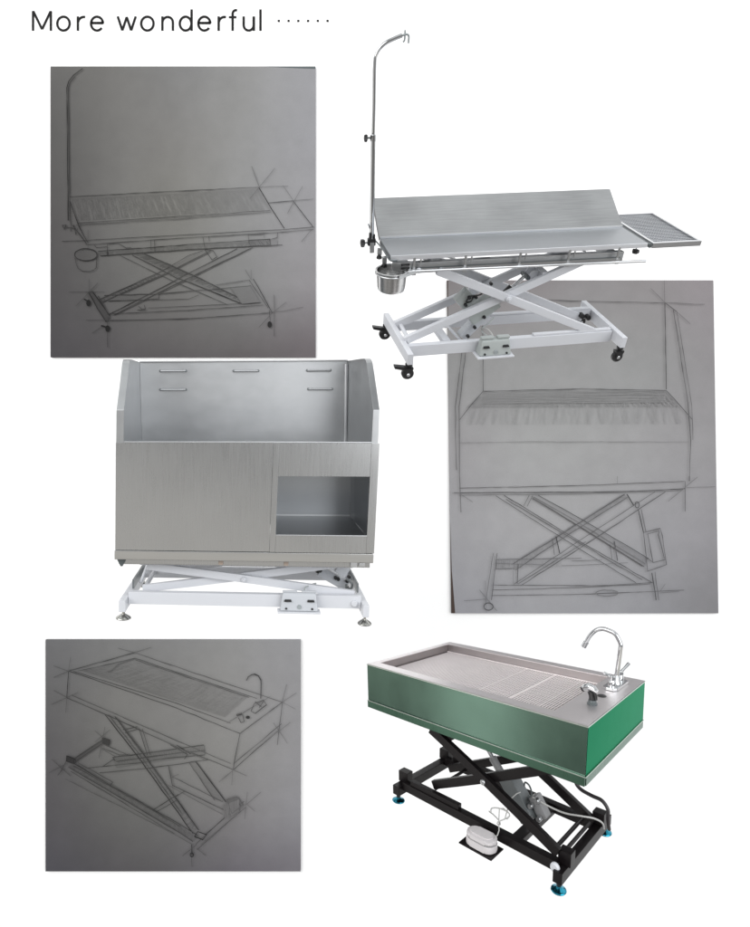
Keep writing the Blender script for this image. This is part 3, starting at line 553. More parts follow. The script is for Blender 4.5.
# front rail rod with brackets
g = G(); g.tube([(.07, -.012, -.071), (1.31, -.012, -.086)], .0065, 12); rr = g.done('side_rail', 'rail_steel', T)
for x in (.111, .357, .630, .884, 1.150):
    g = G(); g.box(x-.006, x+.006, -.006, -.001, -.094, -.012, .002); g.box(x-.010, x+.010, -.012, -.0065, -.094, -.068, .003); g.done('rail_bracket', 'rail_steel', T, rr)
    if x < 1: g = G(); g.box(x+.030, x+.037, .004, .008, -.055, -.018, .001); g.done('rail_bracket', 'rail_steel', T, rr)
g = G(); g.box(.010, .095, -.010, .010, -.066, -.030, .003); rb = g.done('rail_end_clamp', 'rail_steel', T)
for z in (-.040, -.056): g = G(); g.box(.048, .088, -.016, -.0105, z-.005, z+.005, .002); g.done('rubber_pad', 'black', T, rb)
g = G(); g.lathe((.135, -.002, -.074), [(0, -.009), (.010, -.009), (.013, -.004), (.013, 0)], (0, 1, 0), 16); g.done('bolt', 'white', T)
# scissor arms
yn, yf = .036, .250
scissor_arm(T, (.235, yn-.012, -.090), (1.140, yn-.012, -.474), .026, .040, 'white', [(.612, yn-.026, -.250)], 'white', )
scissor_arm(T, (.105, yn+.018, -.462), (1.03, yn+.018, -.080), .026, .040, 'white', [], 'white')
scissor_arm(T, (.235, yf+.016, -.102), (1.200, yf+.016, -.508), .026, .040, 'white_shaded', [], 'white')
scissor_arm(T, (.105, yf-.014, -.462), (1.03, yf-.014, -.088), .026, .040, 'white_shaded', [], 'white')
g = G(); g.tube([(.125, yn, -.458), (.135, yf, -.462)], .011, 10); g.done('cross_shaft', 'white', T)
g = G(); g.tube([(.24, yn, -.092), (.24, yf, -.096)], .011, 10); g.done('cross_shaft', 'white', T)
g = G(); g.bar((.812, yn+.02, -.165), (.812, yf-.03, -.165), .032, .045, .003, (1, 0, 0)); cb = g.done('cross_tube', 'white_shaded', T)
g = G(); g.prism([(.735, .10, -.196), (.765, .10, -.150), (.80, .10, -.150), (.80, .10, -.205)], (0, .008, 0), .001).prism([(.735, .15, -.196), (.765, .15, -.150), (.80, .15, -.150), (.80, .15, -.205)], (0, .008, 0), .001); g.done('lug_plate', 'white', T, cb)
g = G(); g.lathe((.742, .096, -.183), [(0, -.008), (.010, -.008), (.012, -.002), (.012, .068), (0, .068)], (0, 1, 0), 14); g.done('pivot_pin', 'dark_grey', T, cb)
for x in (1.185, 1.225):
    g = G(); g.lathe((x, yf-.010, -.486-.30*(x-1.185)), [(0, -.01), (.013, -.01), (.015, -.004), (.015, .02), (0, .02)], (0, 1, 0), 14); g.done('guide_roller', 'black', T)
# actuator
g = G(); g.bar((.60, .125, -.312), (.435, .125, -.500), .050, .050, .006); ac = g.done('actuator', 'blue_case', T)
g = G(); g.tube([(.740, .125, -.182), (.665, .125, -.255)], .0095, 12); g.done('piston_rod', 'chrome', T, ac)
g = G(); g.tube([(.672, .120, -.235), (.590, .120, -.325)], .017, 14); g.done('piston_sleeve', 'black', T, ac)
g = G(); g.bar((.655, .100, -.262), (.60, .100, -.322), .012, .012, .002); g.done('sleeve_strip', 'rail_steel', T, ac)
g = G(); g.bar((.595, .115, -.290), (.455, .115, -.385), .060, .090, .008); mo = g.done('motor_housing', 'grey_case', T, ac)
g = G(); g.bar((.455, .112, -.250), (.395, .112, -.310), .050, .085, .012); g.done('motor_end_cap', 'grey_case', T, ac)
for p in ((.470, .078, -.262), (.435, .078, -.262), (.420, .078, -.300), (.445, .078, -.335), (.53, .080, -.375), (.486, .080, -.43), (.455, .080, -.478), (.498, .09, -.205), (.545, .09, -.20), (.52, .09, -.215)):
    g = G(); g.lathe(p, [(0, -.006), (.008, -.006), (.009, 0), (.009, .008), (0, .008)], (0, 1, 0), 10); g.done('screw', 'black', T)
g = G(); g.tube([(.46, .09, -.255), (.445, .07, -.275), (.43, .085, -.29), (.42, .07, -.27), (.44, .07, -.25), (.48, .075, -.25), (.50, .08, -.245)], .004, 8, smooth=5); g.done('motor_cable', 'black', T)
g = G(); g.tube([(.60, .12, -.40), (.58, .10, -.41), (.53, .09, -.45), (.55, .05, -.47)], .0035, 8, smooth=5); g.done('motor_cable', 'grey_case', T)
g = G(); g.bar((.43, .125, -.515), (.36, .125, -.44), .05, .012, .003); g.bar((.33, .05, -.49), (.33, .25, -.49), .04, .028, .003, (1, 0, 0)); g.done('actuator_bracket', 'white_shaded', T)
# base frame
g = G(); g.box(.112, 1.246, .004, .036, -.532, -.470, .004); g.done('base_rail', 'white', T)
g = G(); g.box(.112, 1.246, .262, .294, -.515, -.462, .004); g.done('base_rail', 'white_shaded', T)
g = G(); g.box(.79, 1.235, .010, .034, -.4695, -.458, .003); g.done('guide_strip', 'white', T)
g = G(); g.box(.60, 1.24, .264, .290, -.461, -.452, .002); g.done('guide_strip', 'white_shaded', T)
for x in (.080, 1.247):
    g = G(); g.box(x, x+.030, -.096, .388, -.522, -.461, .004); b = g.done('end_beam', 'white', T)
    for y in (-.080, .365):
        s = -1 if x < .5 else 1
        zc = -.578; q = 1.22
        c = G(); c.lathe((x+.014, y+.002, -.5225), [(0, 0), (.019, 0), (.019, -.010), (.011, -.013), (.011, -.022), (0, -.022)], (0, 0, 1), 16)
        cc = (x+.014-.006, y, zc)
        for yy in (y-.0185, y+.0145):
            c.prism([(cc[0]-.022, yy, -.543), (cc[0]+.026, yy, -.543), (cc[0]+.012, yy, zc-.006), (cc[0]-.012, yy, zc-.006)], (0, .004, 0), .001)
        c.box(cc[0]-.022, cc[0]+.026, y-.014, y+.014, -.549, -.541, .001)
        ca_ = c.done('castor', 'black', T)
        c = G(); c.lathe((cc[0], y-.013, cc[2]), [(0, 0), (.015, 0), (.026, 0), (.0315, .005), (.0315, .021), (.026, .026), (.015, .026), (0, .026)], (0, 1, 0), 28); c.done('wheel', 'black', T, ca_)
        c = G(); c.lathe((cc[0], y-.0192, cc[2]), [(0, -.003), (.007, -.003), (.009, 0), (0, 0)], (0, 1, 0), 14); c.done('axle_cap', 'mesh_steel', T, ca_)
        if not (x > 1 and y < 0):
            c = G(); c.hexa([(cc[0]-.070, y-.014, -.540), (cc[0]-.014, y-.014, -.556), (cc[0]-.014, y+.014, -.556), (cc[0]-.070, y+.014, -.540), (cc[0]-.072, y-.014, -.524), (cc[0]-.010, y-.014, -.536), (cc[0]-.010, y+.014, -.536), (cc[0]-.072, y+.014, -.524)], .003); c.done('brake_lever', 'black', T, ca_)
# overhead arm
yp = .229
g = G(); g.tube([(-.040, yp, -.045), (-.041, yp, .02), (-.050, yp, .444)], .0110, 16); arm = g.done('overhead_arm', 'chrome', T)
g = G(); g.tube([(-.050, yp, .44), (-.052, yp, .58), (-.055, yp, .715), (-.050, yp, .747), (-.036, yp, .770), (-.011, yp, .789), (.022, yp, .803), (.054, yp, .814)], .0082, 14, smooth=4); g.done('upper_tube', 'chrome', T, arm)
g = G(); g.lathe((-.050, yp, .430), [(0, 0), (.014, 0), (.014, .024), (.009, .027), (0, .027)], (-.02, 0, 1), 18); g.done('collar', 'chrome', T, arm)
g = G(); g.tube([(-.060, yp, .443), (-.078, yp, .443)], .0042, 10); g.done('knob_stem', 'motor_grey', T, arm)
g = G(); star_knob(g, (-.092, yp, .443), (1, 0, 0), .0145, .016); g.done('clamp_knob', 'black', T, arm)
g = G(); g.tube([(.050, yp, .812), (.070, yp, .818), (.082, yp, .815), (.084, yp, .803), (.083, yp, .788)], .0042, 10, smooth=4); g.done('hook', 'motor_ring', T, arm)
g = G(); g.tube([(.066, yp, .832), (.067, yp, .815), (.066, yp, .798), (.060, yp, .792)], .0038, 10, smooth=3); g.done('hook', 'motor_ring', T, arm)
g = G(); g.box(-.060, -.022, yp-.012, yp+.016, -.028, .006, .004); g.box(-.056, -.046, yp-.014, yp, .0065, .036, .003); g.box(-.034, -.026, yp-.012, yp+.004, .0065, .026, .002); cl = g.done('table_clamp', 'black', T, arm)
g = G(); g.box(-.052, -.030, yp-.02, yp-.0125, -.060, -.010, .003); g.done('clamp_jaw', 'rail_steel', T, arm)
g = G(); g.tube([(-.058, yp, -.014), (-.076, yp, -.015)], .004, 8); g.done('clamp_screw', 'motor_grey', T, arm)
g = G(); g.tube([(-.05, yp, .05), (-.062, yp-.01, .078)], .0035, 8); g.done('clamp_lever', 'rail_steel', T, arm)
g = G(); star_knob(g, (-.096, yp, -.015), (1, 0, 0), .018, .022); g.done('clamp_knob', 'black', T, arm)
# left edge fittings
g = G(); g.tube([(-.022, .225, -.006), (-.012, .15, -.010), (-.008, .05, -.014), (-.006, .004, -.018), (.008, -.006, -.022), (.03, -.008, -.022)], .0035, 8, smooth=3); g.done('edge_latch_rod', 'dark_grey', T)
for y, z in ((.165, -.022), (.06, -.024)):
    g = G(); g.box(-.024, -.004, y-.01, y+.01, z-.032, z, .003); br = g.done('edge_bracket', 'rail_steel', T)
    g = G(); star_knob(g, (-.018, y-.012, z-.048), (0, 0, 1), .012, .018); g.done('clamp_knob', 'black', T, br)
# bowl holder
g = G(); g.tube([(.10, -.020, -.070), (.062, -.022, -.069)], .005, 8)
ring = [(.003+.072*math.cos(R(a)), -.012+.072*math.sin(R(a)), -.073) for a in range(0, 361, 12)]
g.tube(ring, .0035, 8, cap=False); g.bar((.020, -.090, -.068), (.115, -.022, -.074), .004, .014, .001); g.done('bowl_ring', 'rail_steel', T)
# bowl, hanging in the ring
T2 = Thing('steel_bowl', 'table', (.006, -.012, -.158), 'round polished steel bowl hanging in a ring at the left end of the grooming table', 'bowl')
g = G(); g.lathe((.005, -.012, 0), [(0, -.158), (.052, -.158), (.060, -.153), (.064, -.140), (.068, -.078), (.069, -.066), (.074, -.063), (.075, -.060), (.072, -.058), (.067, -.061), (.0655, -.078), (.061, -.140), (.056, -.150), (0, -.153)], (0, 0, 1), 48)
g.done('bowl_body', 'bowl_steel', T2)
T3 = Thing('foot_switch', 'table', (.55, -.04, -.545), 'pale grey two-button foot switch hooked on the front rail of the grooming table', 'foot switch', 'foot switches of the three lift stands')
pedal_box(T3, .470, .645, -.065, .0035, -.535, -.440, 'grey_case', 'white', [(.56, .00, -.45), (.555, .03, -.438), (.54, .06, -.43), (.53, .09, -.445)])

# ------------------------------------------------------------ tall washing tub (centre left)
D = .691; HB = .432
T = Thing('washing_tub', 'steel', (.65, .33, -.95), 'tall stainless washing tub with high back wall, open storage niche and low white stand', 'washing tub')
OT = -.170
g = G(); g.box(-.001, .7594, -.006, -.0012, -.5645, -.002, .001); g.done('front_panel', 'tub_steel', T, label='plain left front panel of smooth brushed steel')
g = G(); g.box(.760, .789, -.012, -.0012, -.5645, -.002, .0015).box(1.266, 1.309, -.012, -.0012, -.5645, -.002, .0015).box(.7895, 1.2655, -.0117, -.0012, -.5645, -.478, .0005).box(.7895, 1.2655, -.0117, -.0012, OT, -.002, .0005); g.done('niche_frame', 'tub_steel', T)
g = G(); g.box(-.003, 1.307, -.016, .022, -.6145, -.566, .004); g.done('bottom_band', 'band_steel', T)
g = G(); g.box(.010, 1.298, .026, .050, -.650, -.6155, .003); g.box(.02, 1.29, .0505, .66, -.625, -.6155, 0); ub = g.done('underside_frame', 'tub_steel', T)
for x in (.515, .850): g = G(); g.box(x-.012, x+.012, .018, .0255, -.644, -.616, .003); g.done('peg', 'tan', T, ub)
g = G(); g.box(1.19, 1.225, .012, .0255, -.646, -.620, .003); g.box(1.235, 1.268, .012, .0255, -.642, -.622, .003); g.done('catch', 'rail_steel', T, ub)
g = G(); g.prism([(.0, .02, -.616), (.05, .02, -.616), (.03, .02, -.660), (.02, .02, -.660)], (0, .005, 0), .001); g.done('corner_gusset', 'dark_grey', T, ub)
# front rim fold
g = G(); g.box(.036, 1.268, -.006, .030, -.0015, .004, .002); g.done('front_rim', 'rail_steel', T)
# side walls, sloping up from the rim to the back
side = [(0, -.5645), (0, -.002), (.0, .165), (.19, .405), (.215, .421), (.245, .429), (.33, .431), (D, HB), (D, -.5645)]
def wall(x0, x1):
    g = G(); g.prism([(x0, y, z) for y, z in side], (x1-x0, 0, 0), .0025); return g.done('side_wall', 'tub_lining', T)
wall(0.0, .0355); wall(1.2685, 1.303)
g = G(); g.box(.036, 1.268, D-.016, D, -.14, HB-.002, .002); bp = g.done('back_wall', 'tub_lining', T)
g = G(); g.box(.036, 1.268, D-.03, D+.002, HB-.0015, HB+.006, .003); g.done('back_lip', 'rail_steel', T, bp)
# rounded filler in the right rear corner
g = G(); g.tube([(1.258, D-.028, -.12), (1.258, D-.028, HB-.02)], .012, 12); g.done('corner_seam', 'tub_lining', T)
for x0, x1, z in ((.152, .294, .378), (.150, .292, .266), (.574, .716, .376), (1.017, 1.160, .376), (1.025, 1.169, .265)):
    g = G(); g.tube([(x0, D-.018, z), (x0+.006, D-.036, z-.001), (x0+.014, D-.040, z-.001), (x1-.014, D-.040, z-.001), (x1-.006, D-.036, z-.001), (x1, D-.018, z)], .0055, 10, smooth=3); hb = g.done('hanging_loop', 'rail_steel', T)
    for xe in (x0-.001, x1+.001): g = G(); g.tube([(xe, D-.0165, z), (xe, D-.024, z)], .008, 10); g.done('loop_end', 'motor_grey', T, hb)
g = G(); g.box(.036, 1.268, .018, D-.017, -.136, -.130, 0); g.done('tub_floor', 'tub_lining', T)
g = G(); g.box(.036, 1.268, D-.012, D-.002, -.5645, -.1405, 0); g.done('rear_panel', 'tub_steel', T)
# niche box
nx0, nx1, nz0, nz1, nd = .789, 1.2665, -.4785, -.1705, .52
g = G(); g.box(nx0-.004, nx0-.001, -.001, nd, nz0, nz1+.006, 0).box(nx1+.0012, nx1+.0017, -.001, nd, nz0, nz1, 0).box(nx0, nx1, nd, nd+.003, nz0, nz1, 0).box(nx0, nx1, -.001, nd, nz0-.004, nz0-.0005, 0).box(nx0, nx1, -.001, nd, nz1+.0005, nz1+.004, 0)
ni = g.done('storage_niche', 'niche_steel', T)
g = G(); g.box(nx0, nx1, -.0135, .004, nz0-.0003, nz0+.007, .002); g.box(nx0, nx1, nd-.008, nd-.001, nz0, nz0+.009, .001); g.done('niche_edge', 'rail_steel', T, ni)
# stand
g = G(); g.box(.051, 1.266, .060, .098, -.8805, -.812, .004); g.done('base_rail', 'white', T)
g = G(); g.box(.051, 1.266, .560, .598, -.8805, -.812, .004); g.done('base_rail', 'white_shaded', T)
for x in (.017, 1.267):
    g = G(); g.box(x, x+.033, -.005, .662, -.904, -.840, .004); g.done('end_beam', 'white', T)
    for y in (.03, .62):
        g = G(); g.tube([(x+.017, y, -.9045), (x+.017, y, -.932)], .007, 10); ft = g.done('levelling_foot', 'steel_foot', T)
        g = G(); g.lathe((x+.017, y, -.9), [(0, -.026), (.014, -.026), (.034, -.040), (.038, -.046), (.037, -.050), (0, -.050)], (0, 0, 1), 24); g.done('foot_disc', 'steel_foot', T, ft)
scissor_arm(T, (.135, .116, -.680), (1.235, .116, -.820), .026, .042, 'white', [(.634, .102, -.745)], 'white')
scissor_arm(T, (.110, .146, -.818), (1.130, .146, -.664), .026, .042, 'white', [], 'white')
scissor_arm(T, (.135, .520, -.680), (1.235, .520, -.820), .026, .042, 'white_shaded', [], 'white')
scissor_arm(T, (.110, .490, -.818), (1.130, .490, -.664), .026, .042, 'white_shaded', [], 'white')
g = G(); g.box(.10, 1.22, .108, .150, -.676, -.655, .003).box(.10, 1.22, .480, .530, -.676, -.655, .003).box(.10, .14, .151, .479, -.676, -.655, .003).box(1.18, 1.22, .151, .479, -.676, -.655, .003); g.done('top_frame', 'white', T)
g = G(); g.bar((.20, .16, -.705), (.20, .47, -.705), .045, .020, .003, (1, 0, 0)); g.done('cross_tube', 'white_shaded', T)
g = G(); g.tube([(.12, .16, -.815), (.12, .475, -.815)], .012, 10); g.done('cross_shaft', 'white', T)
g = G(); g.tube([(.120, .30, -.700), (.085, .22, -.810)], .008, 10); g.done('stay_rod', 'white', T)
g = G(); g.bar((.058, .16, -.800), (.058, .54, -.800), .010, .05, .002, (1, 0, 0)); g.done('guide_plate', 'motor_grey', T)
g = G(); g.bar((1.262, .16, -.800), (1.262, .54, -.800), .010, .05, .002, (1, 0, 0)); g.done('guide_plate', 'motor_grey', T)
g = G(); g.bar((1.06, .30, -.742), (1.22, .30, -.828), .060, .060, .008); ac = g.done('actuator', 'blue_case', T)
g = G(); g.tube([(.90, .30, -.690), (1.07, .30, -.752)], .012, 10); g.done('piston_rod', 'chrome', T, ac)
g = G(); g.tube([(1.045, .298, -.738), (1.075, .298, -.752)], .020, 12); g.done('piston_sleeve', 'black', T, ac)
g = G(); g.bar((1.15, .24, -.700), (1.21, .24, -.738), .060, .060, .008); g.done('motor_end_cap', 'blue_case', T, ac)
for p in ((1.15, .262, -.775), (1.165, .262, -.782), (1.215, .255, -.79), (1.225, .25, -.765), (1.06, .262, -.735)):
    g = G(); g.lathe(p, [(0, -.008), (.010, -.008), (.011, 0), (.011, .008), (0, .008)], (0, 1, 0), 10); g.done('screw', 'black', T)
g = G(); g.tube([(1.21, .23, -.77), (1.235, .21, -.79), (1.235, .22, -.82), (1.21, .23, -.825), (1.205, .22, -.80)], .007, 8, smooth=4); g.done('motor_cable', 'motor_grey', T)
g = G(); g.lathe((1.228, .0595, -.852), [(0, -.012), (.014, -.012), (.018, -.006), (.018, 0)], (0, 1, 0), 18); g.done('bolt', 'white', T)
T3 = Thing('foot_switch', 'steel', (.93, .02, -.90), 'bluish grey two-button foot switch on the front rail of the tall washing tub', 'foot switch', 'foot switches of the three lift stands')
pedal_box(T3, .826, 1.028, .006, .0590, -.892, -.788, 'blue_case', 'white', [(.95, .05, -.795), (.96, .08, -.78), (.99, .12, -.775), (1.03, .20, -.79)])

# ------------------------------------------------------------ low bathing tub (bottom right)
Wd = .834; H = .262
T = Thing('bathing_tub', 'green', (.65, .4, -.80), 'low steel bathing tub with green-reflecting sides, wire drain floor and black stand on blue feet', 'bathing tub')
ox0, ox1, oy0, oy1 = .034, 1.112, .072, .765
g = G(); g.plate((0, L, 0, Wd), (ox0, ox1, oy0, oy1), -.004, 0); rim = g.done('rim', 'deck', T, sub=3)
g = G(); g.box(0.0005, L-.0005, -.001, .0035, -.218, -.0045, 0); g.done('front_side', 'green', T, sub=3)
g = G(); g.box(L-.003, L+.001, .004, Wd-.004, -.220, -.0045, 0); g.done('end_side', 'green_end', T, sub=3, label='end side below the tap, bright green reflection painted on')
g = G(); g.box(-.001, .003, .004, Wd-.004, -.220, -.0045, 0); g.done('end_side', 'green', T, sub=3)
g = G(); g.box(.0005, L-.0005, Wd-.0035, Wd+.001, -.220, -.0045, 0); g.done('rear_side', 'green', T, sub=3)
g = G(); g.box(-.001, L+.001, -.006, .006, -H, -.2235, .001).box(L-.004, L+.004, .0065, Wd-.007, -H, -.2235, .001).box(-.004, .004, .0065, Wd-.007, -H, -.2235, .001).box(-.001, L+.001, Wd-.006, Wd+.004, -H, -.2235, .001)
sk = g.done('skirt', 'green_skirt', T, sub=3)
g = G(); g.box(-.002, L+.002, -.0080, -.0015, -.2230, -.2185, .001).box(L+.0015, L+.006, -.0075, Wd, -.2230, -.2185, .001); g.done('skirt_fold', 'green_line', T, sk, sub=3)
g = G(); g.box(-.001, L+.001, -.003, -.0015, -.007, -.001, .0005).box(L+.0015, L+.003, -.003, Wd, -.007, -.001, .0005); g.done('rim_fold', 'green_line', T, rim, sub=3)
DZ = -.052
g = G(); g.box(ox0-.004, ox0-.001, oy0, oy1, DZ-.02, -.0045, 0).box(ox1+.001, ox1+.004, oy0, oy1, DZ-.02, -.0045, 0).box(ox0, ox1, oy0-.004, oy0-.001, DZ-.02, -.0045, 0).box(ox0, ox1, oy1+.001, oy1+.004, DZ-.02, -.0045, 0)
g.box(ox0, ox1, oy0, oy1, DZ-.026, DZ-.021, 0); g.done('basin', 'tray', T)
g = G(); g.box(.01, L-.01, .01, Wd-.01, -H+.012, -H+.016, 0); g.done('underside', 'dark_grey', T)
g = G(); n = 74
for i in range(1, n):
    x = ox0+(ox1-ox0)*i/n; g.box(x-.0034, x+.0034, oy0+.002, oy1-.002, DZ-.004, DZ, 0)
n = 15
for i in range(1, n):
    y = oy0+(oy1-oy0)*i/n; g.box(ox0+.002, ox1-.002, y-.002, y+.002, DZ-.0085, DZ-.0045, 0)
gr = g.done('drain_grate', 'wire_pink', T)
for x in (.62, .80, .97):
    g = G(); g.box(x-.004, x+.004, oy0+.004, oy1-.004, DZ+.0005, DZ+.004, .001); g.done('grate_bar', 'wire_pink', T, gr)
g = G(); g.box(ox0+.003, ox1-.003, oy1-.016, oy1-.004, DZ+.0005, DZ+.006, .001).box(ox0+.003, ox1-.003, oy0+.004, oy0+.016, DZ+.0005, DZ+.006, .001); g.done('grate_bar', 'wire_pink', T, gr)
# tap
fx, fy = 1.205, .628
g = G(); g.prism([(fx-.040, fy-.085, .0005), (fx-.020, fy-.105, .0005), (fx+.022, fy-.105, .0005), (fx+.040, fy-.085, .0005), (fx+.040, fy+.085, .0005), (fx+.022, fy+.105, .0005), (fx-.020, fy+.105, .0005), (fx-.040, fy+.085, .0005)], (0, 0, .016), .006)
g.lathe((fx, fy, .012), [(0, 0), (.030, 0), (.028, .012), (.018, .030), (.014, .048), (0, .05)], (0, 0, 1), 24); tap = g.done('tap', 'chrome', T)
g = G(); g.tube([(fx, fy, .04), (fx+.008, fy, .12), (fx+.014, fy, .20), (fx+.012, fy, .235), (fx-.016, fy, .278), (fx-.05, fy-.002, .293), (fx-.088, fy-.004, .298), (fx-.125, fy-.006, .283), (fx-.155, fy-.008, .248), (fx-.176, fy-.01, .205)], .0125, 18, smooth=5)
g.tube([(fx-.172, fy-.01, .212), (fx-.186, fy-.011, .184)], .0155, 18); g.done('spout', 'chrome', T, tap)
for s in (-1, 1):
    g = G(); yy = fy+s*.062; g.lathe((fx, yy, .014), [(0, 0), (.022, 0), (.021, .02), (.016, .034), (.019, .038), (.018, .052), (.008, .058), (0, .058)], (0, 0, 1), 20)
    if s > 0: g.tube([(fx, yy, .058), (fx+.012, yy+.03, .078), (fx+.022, yy+.07, .098)], [.009, .008, .010], 12)
    else: g.tube([(fx, yy, .060), (fx-.018, yy-.006, .070), (fx-.045, yy-.01, .080)], [.009, .008, .008], 12)
    g.done('tap_lever', 'chrome', T, tap)
g = G(); g.lathe((1.205, .422, .0005), [(0, .004), (.018, .004), (.024, .0015), (.024, 0)], (0, 0, 1), 20); g.done('hole_plug', 'black', T)
g = G(); g.lathe((1.212, .275, .0005), [(0, 0), (.026, 0), (.026, .005), (.021, .009), (.019, .022), (0, .022)], (0, 0, 1), 22); g.done('spray_socket', 'dark_grey', T)
g = G(); g.box(1.205, 1.245, .66, .72, -.345, -H-.0005, .003); g.done('frame_stub', 'dark_grey', T)
# stand
yn, yf = .085, .470
BF = 'black_frame'
scissor_arm(T, (.40, yn-.014, -.292), (1.165, yn-.014, -.652), .030, .048, BF, [(.746, yn-.030, -.462)], 'rail_steel')
scissor_arm(T, (.395, yn+.020, -.628), (1.085, yn+.020, -.292), .030, .048, BF, [], BF)
scissor_arm(T, (.40, yf+.018, -.292), (1.175, yf+.018, -.690), .030, .048, BF, [], BF)
scissor_arm(T, (.27, yf-.018, -.700), (1.05, yf-.018, -.315), .030, .048, BF, [], BF)
for x, z in ((.395, -.66), (.44, -.325), (1.17, -.672), (1.06, -.325)):
    g = G(); g.tube([(x, yn+.036, z), (x, yf-.034, z)], .010, 10); g.done('cross_shaft', BF, T)
g = G(); g.box(.36, 1.16, .060, .115, -H-.030, -H-.0005, .003).box(.36, 1.16, .450, .510, -H-.030, -H-.0005, .003).box(.40, .44, .1155, .4495, -H-.030, -H-.0005, .003).box(1.10, 1.14, .1155, .4495, -H-.030, -H-.0005, .003); g.done('top_frame', BF, T)
g = G(); g.bar((.47, yn+.036, -.335), (.47, yf-.034, -.335), .050, .030, .003, (1, 0, 0)); g.done('cross_tube', BF, T)
g = G(); g.bar((.214, .0625, -.688), (1.164, .0625, -.706), .045, .048, .004); g.done('base_rail', BF, T)
g = G(); g.bar((.214, .5025, -.688), (1.164, .5025, -.706), .045, .048, .004); g.done('base_rail', BF, T)
g = G(); g.bar((.27, .062, -.651), (.60, .062, -.657), .032, .028, .003); g.done('guide_channel', BF, T)
g = G(); g.bar((.27, .503, -.651), (.60, .503, -.657), .034, .028, .003); g.done('guide_channel', BF, T)
g = G(); g.box(.900, .960, .0855, .4795, -.722, -.690, .003); g.done('base_cross_tube', BF, T)
for x in (.165, 1.165):
    zo = .018 if x < .5 else 0
    g = G(); g.box(x, x+.048, .010, .650, -.760+zo, -.705+zo, .004); b = g.done('end_beam', BF, T)
    for y in (.075, .50):
        g = G(); g.box(x-.006, x+.060, y, y+.055, -.7045+zo, -.640+zo, .004); g.done('bearing_block', BF, T)
    for y in (.034, .625):
        g = G(); g.tube([(x+.024, y, -.7605+zo), (x+.024, y, -.782+zo)], .012, 12); ft = g.done('levelling_foot', 'black', T)
        g = G(); g.lathe((x+.024, y, -.8+zo), [(0, .026), (.010, .026), (.013, .016), (.022, .009), (.036, .004), (.038, .0), (.036, -.004), (0, -.004)], (0, 0, 1), 24); g.done('foot_disc', 'blue', T, ft)
g = G(); g.lathe((1.165, .0395, -.706), [(0, -.016), (.018, -.016), (.024, -.008), (.024, 0)], (0, 1, 0), 20); g.done('bolt', 'white', T)
g = G(); g.tube([(1.125, .13, -.672), (1.125, .47, -.672)], .011, 10); g.done('cross_shaft', BF, T)
g = G(); g.bar((.762, .28, -.500), (.910, .28, -.690), .085, .085, .010); ac = g.done('actuator', 'motor_grey', T)
g = G(); g.tube([(.600, .28, -.355), (.690, .28, -.465)], .011, 12); g.done('piston_rod', 'rail_steel', T, ac)
g = G(); g.tube([(.665, .28, -.435), (.760, .28, -.545)], .021, 14); g.done('piston_sleeve', 'case_mid', T, ac)
g = G(); g.bar((.915, .30, -.560), (.985, .30, -.660), .060, .055, .014); g.done('motor', 'case_mid', T, ac)
for p in ((.92, .25, -.60), (.955, .25, -.56), (.97, .25, -.65), (.925, .24, -.66), (.90, .24, -.70)):
    g = G(); g.lathe(p, [(0, -.010), (.012, -.010), (.015, -.004), (.015, .012), (0, .012)], (0, 1, 0), 12); g.done('screw', 'rail_steel', T)
g = G(); g.tube([(.885, .24, -.50), (.900, .22, -.47), (.925, .22, -.48), (.930, .24, -.53), (.910, .24, -.55)], .0045, 8, smooth=5); g.done('motor_cable', 'dark_grey', T)
g = G(); g.tube([(.925, .26, -.555), (1.02, .28, -.580), (1.10, .28, -.580), (1.182, .28, -.562), (1.24, .31, -.565), (1.265, .36, -.60), (1.255, .42, -.66)], .0045, 10, smooth=6); g.done('power_cable', 'cable', T)
g = G(); g.tube([(1.07, .45, -.290), (1.075, .45, -.47), (1.101, .45, -.518), (1.166, .45, -.534), (1.225, .45, -.540), (1.259, .45, -.574), (1.262, .45, -.62), (1.255, .50, -.70)], .0095, 10, smooth=6); g.done('drain_hose', 'black_cap', T)
pts = []
for i in range(46):
    t = i/45; a = t*math.pi*2*3.2
    pts.append((.835+.045*math.cos(a)+.02*math.sin(3*a), .05+.03*math.sin(2*a), -.600+.032*math.sin(a)))
pts = [(.885, .20, -.52), (.87, .14, -.53)]+pts
T3 = Thing('foot_switch', 'green', (.84, -.10, -.70), 'white rounded foot switch with coiled pale cable on a black plate by the black stand', 'foot switch', 'foot switches of the three lift stands')
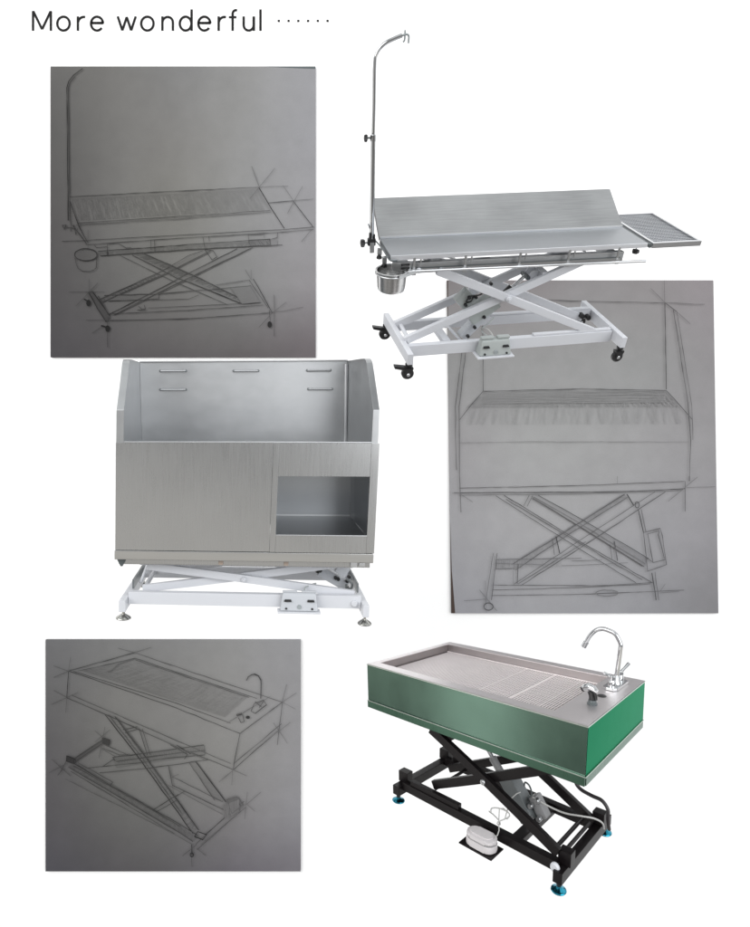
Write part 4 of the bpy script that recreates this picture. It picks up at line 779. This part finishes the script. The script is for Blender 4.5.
x0, x1, y0, y1, z0 = .71, .875, -.075, .025, -.742
g = G(); g.box(.690, .885, -.085, .0385, -.752, -.745, .002); g.done('mounting_plate', BF, T3)
def pill(g, x0, x1, y0, y1, z0, z1, r, bev):
    pl = []
    for cx, cy, a0 in ((x1-r, y0+r, -90), (x1-r, y1-r, 0), (x0+r, y1-r, 90), (x0+r, y0+r, 180)):
        for k in range(6): a = R(a0+90*k/5); pl.append((cx+r*math.cos(a), cy+r*math.sin(a), z0))
    g.prism(pl, (0, 0, z1-z0), bev); return g
g = G(); pill(g, x0, x1, y0, y1, z0, z0+.034, .042, .006); pc = g.done('case', 'white_plastic', T3)
g = G(); pill(g, x0+.006, x1-.006, y0+.006, y1-.006, z0+.0345, z0+.040, .036, .001); g.done('case_seam', 'case_mid', T3, pc)
g = G(); pill(g, x0+.002, x1-.002, y0+.002, y1-.002, z0+.0405, z0+.060, .040, .008); g.done('pedal_cover', 'white_plastic', T3, pc)
g = G(); pill(g, x0+.016, x1-.020, y0+.018, y1-.018, z0+.0605, z0+.068, .028, .003); g.done('rocker', 'white_plastic', T3, pc)
g = G(); g.tube(pts+[(.86, .03, -.66), (.85, .02, -.690)], .0030, 8, smooth=2); g.done('cable', 'cable', T3)
# shower handset standing in its socket
T4 = Thing('shower_handset', 'green', (1.212, .275, .012), 'small chrome and black shower handset standing in the tub deck beside the tap', 'shower handset')
g = G(); g.tube([(1.212, .275, .024), (1.209, .275, .042), (1.204, .275, .060)], [.017, .016, .018], 18); hs = g.done('handle', 'black', T4)
g = G(); g.tube([(1.232, .270, .026), (1.230, .268, .045), (1.222, .268, .064)], [.007, .008, .008], 12); g.done('trigger', 'black', T4, hs)
g = G(); g.tube([(1.236, .27, .064), (1.215, .272, .076), (1.192, .274, .080), (1.175, .275, .075), (1.164, .275, .066)], [.010, .017, .019, .017, .014], 20); g.done('spray_head', 'chrome', T4)
g = G(); g.tube([(1.168, .275, .068), (1.158, .275, .060)], .013, 18); g.done('spray_face', 'black', T4)
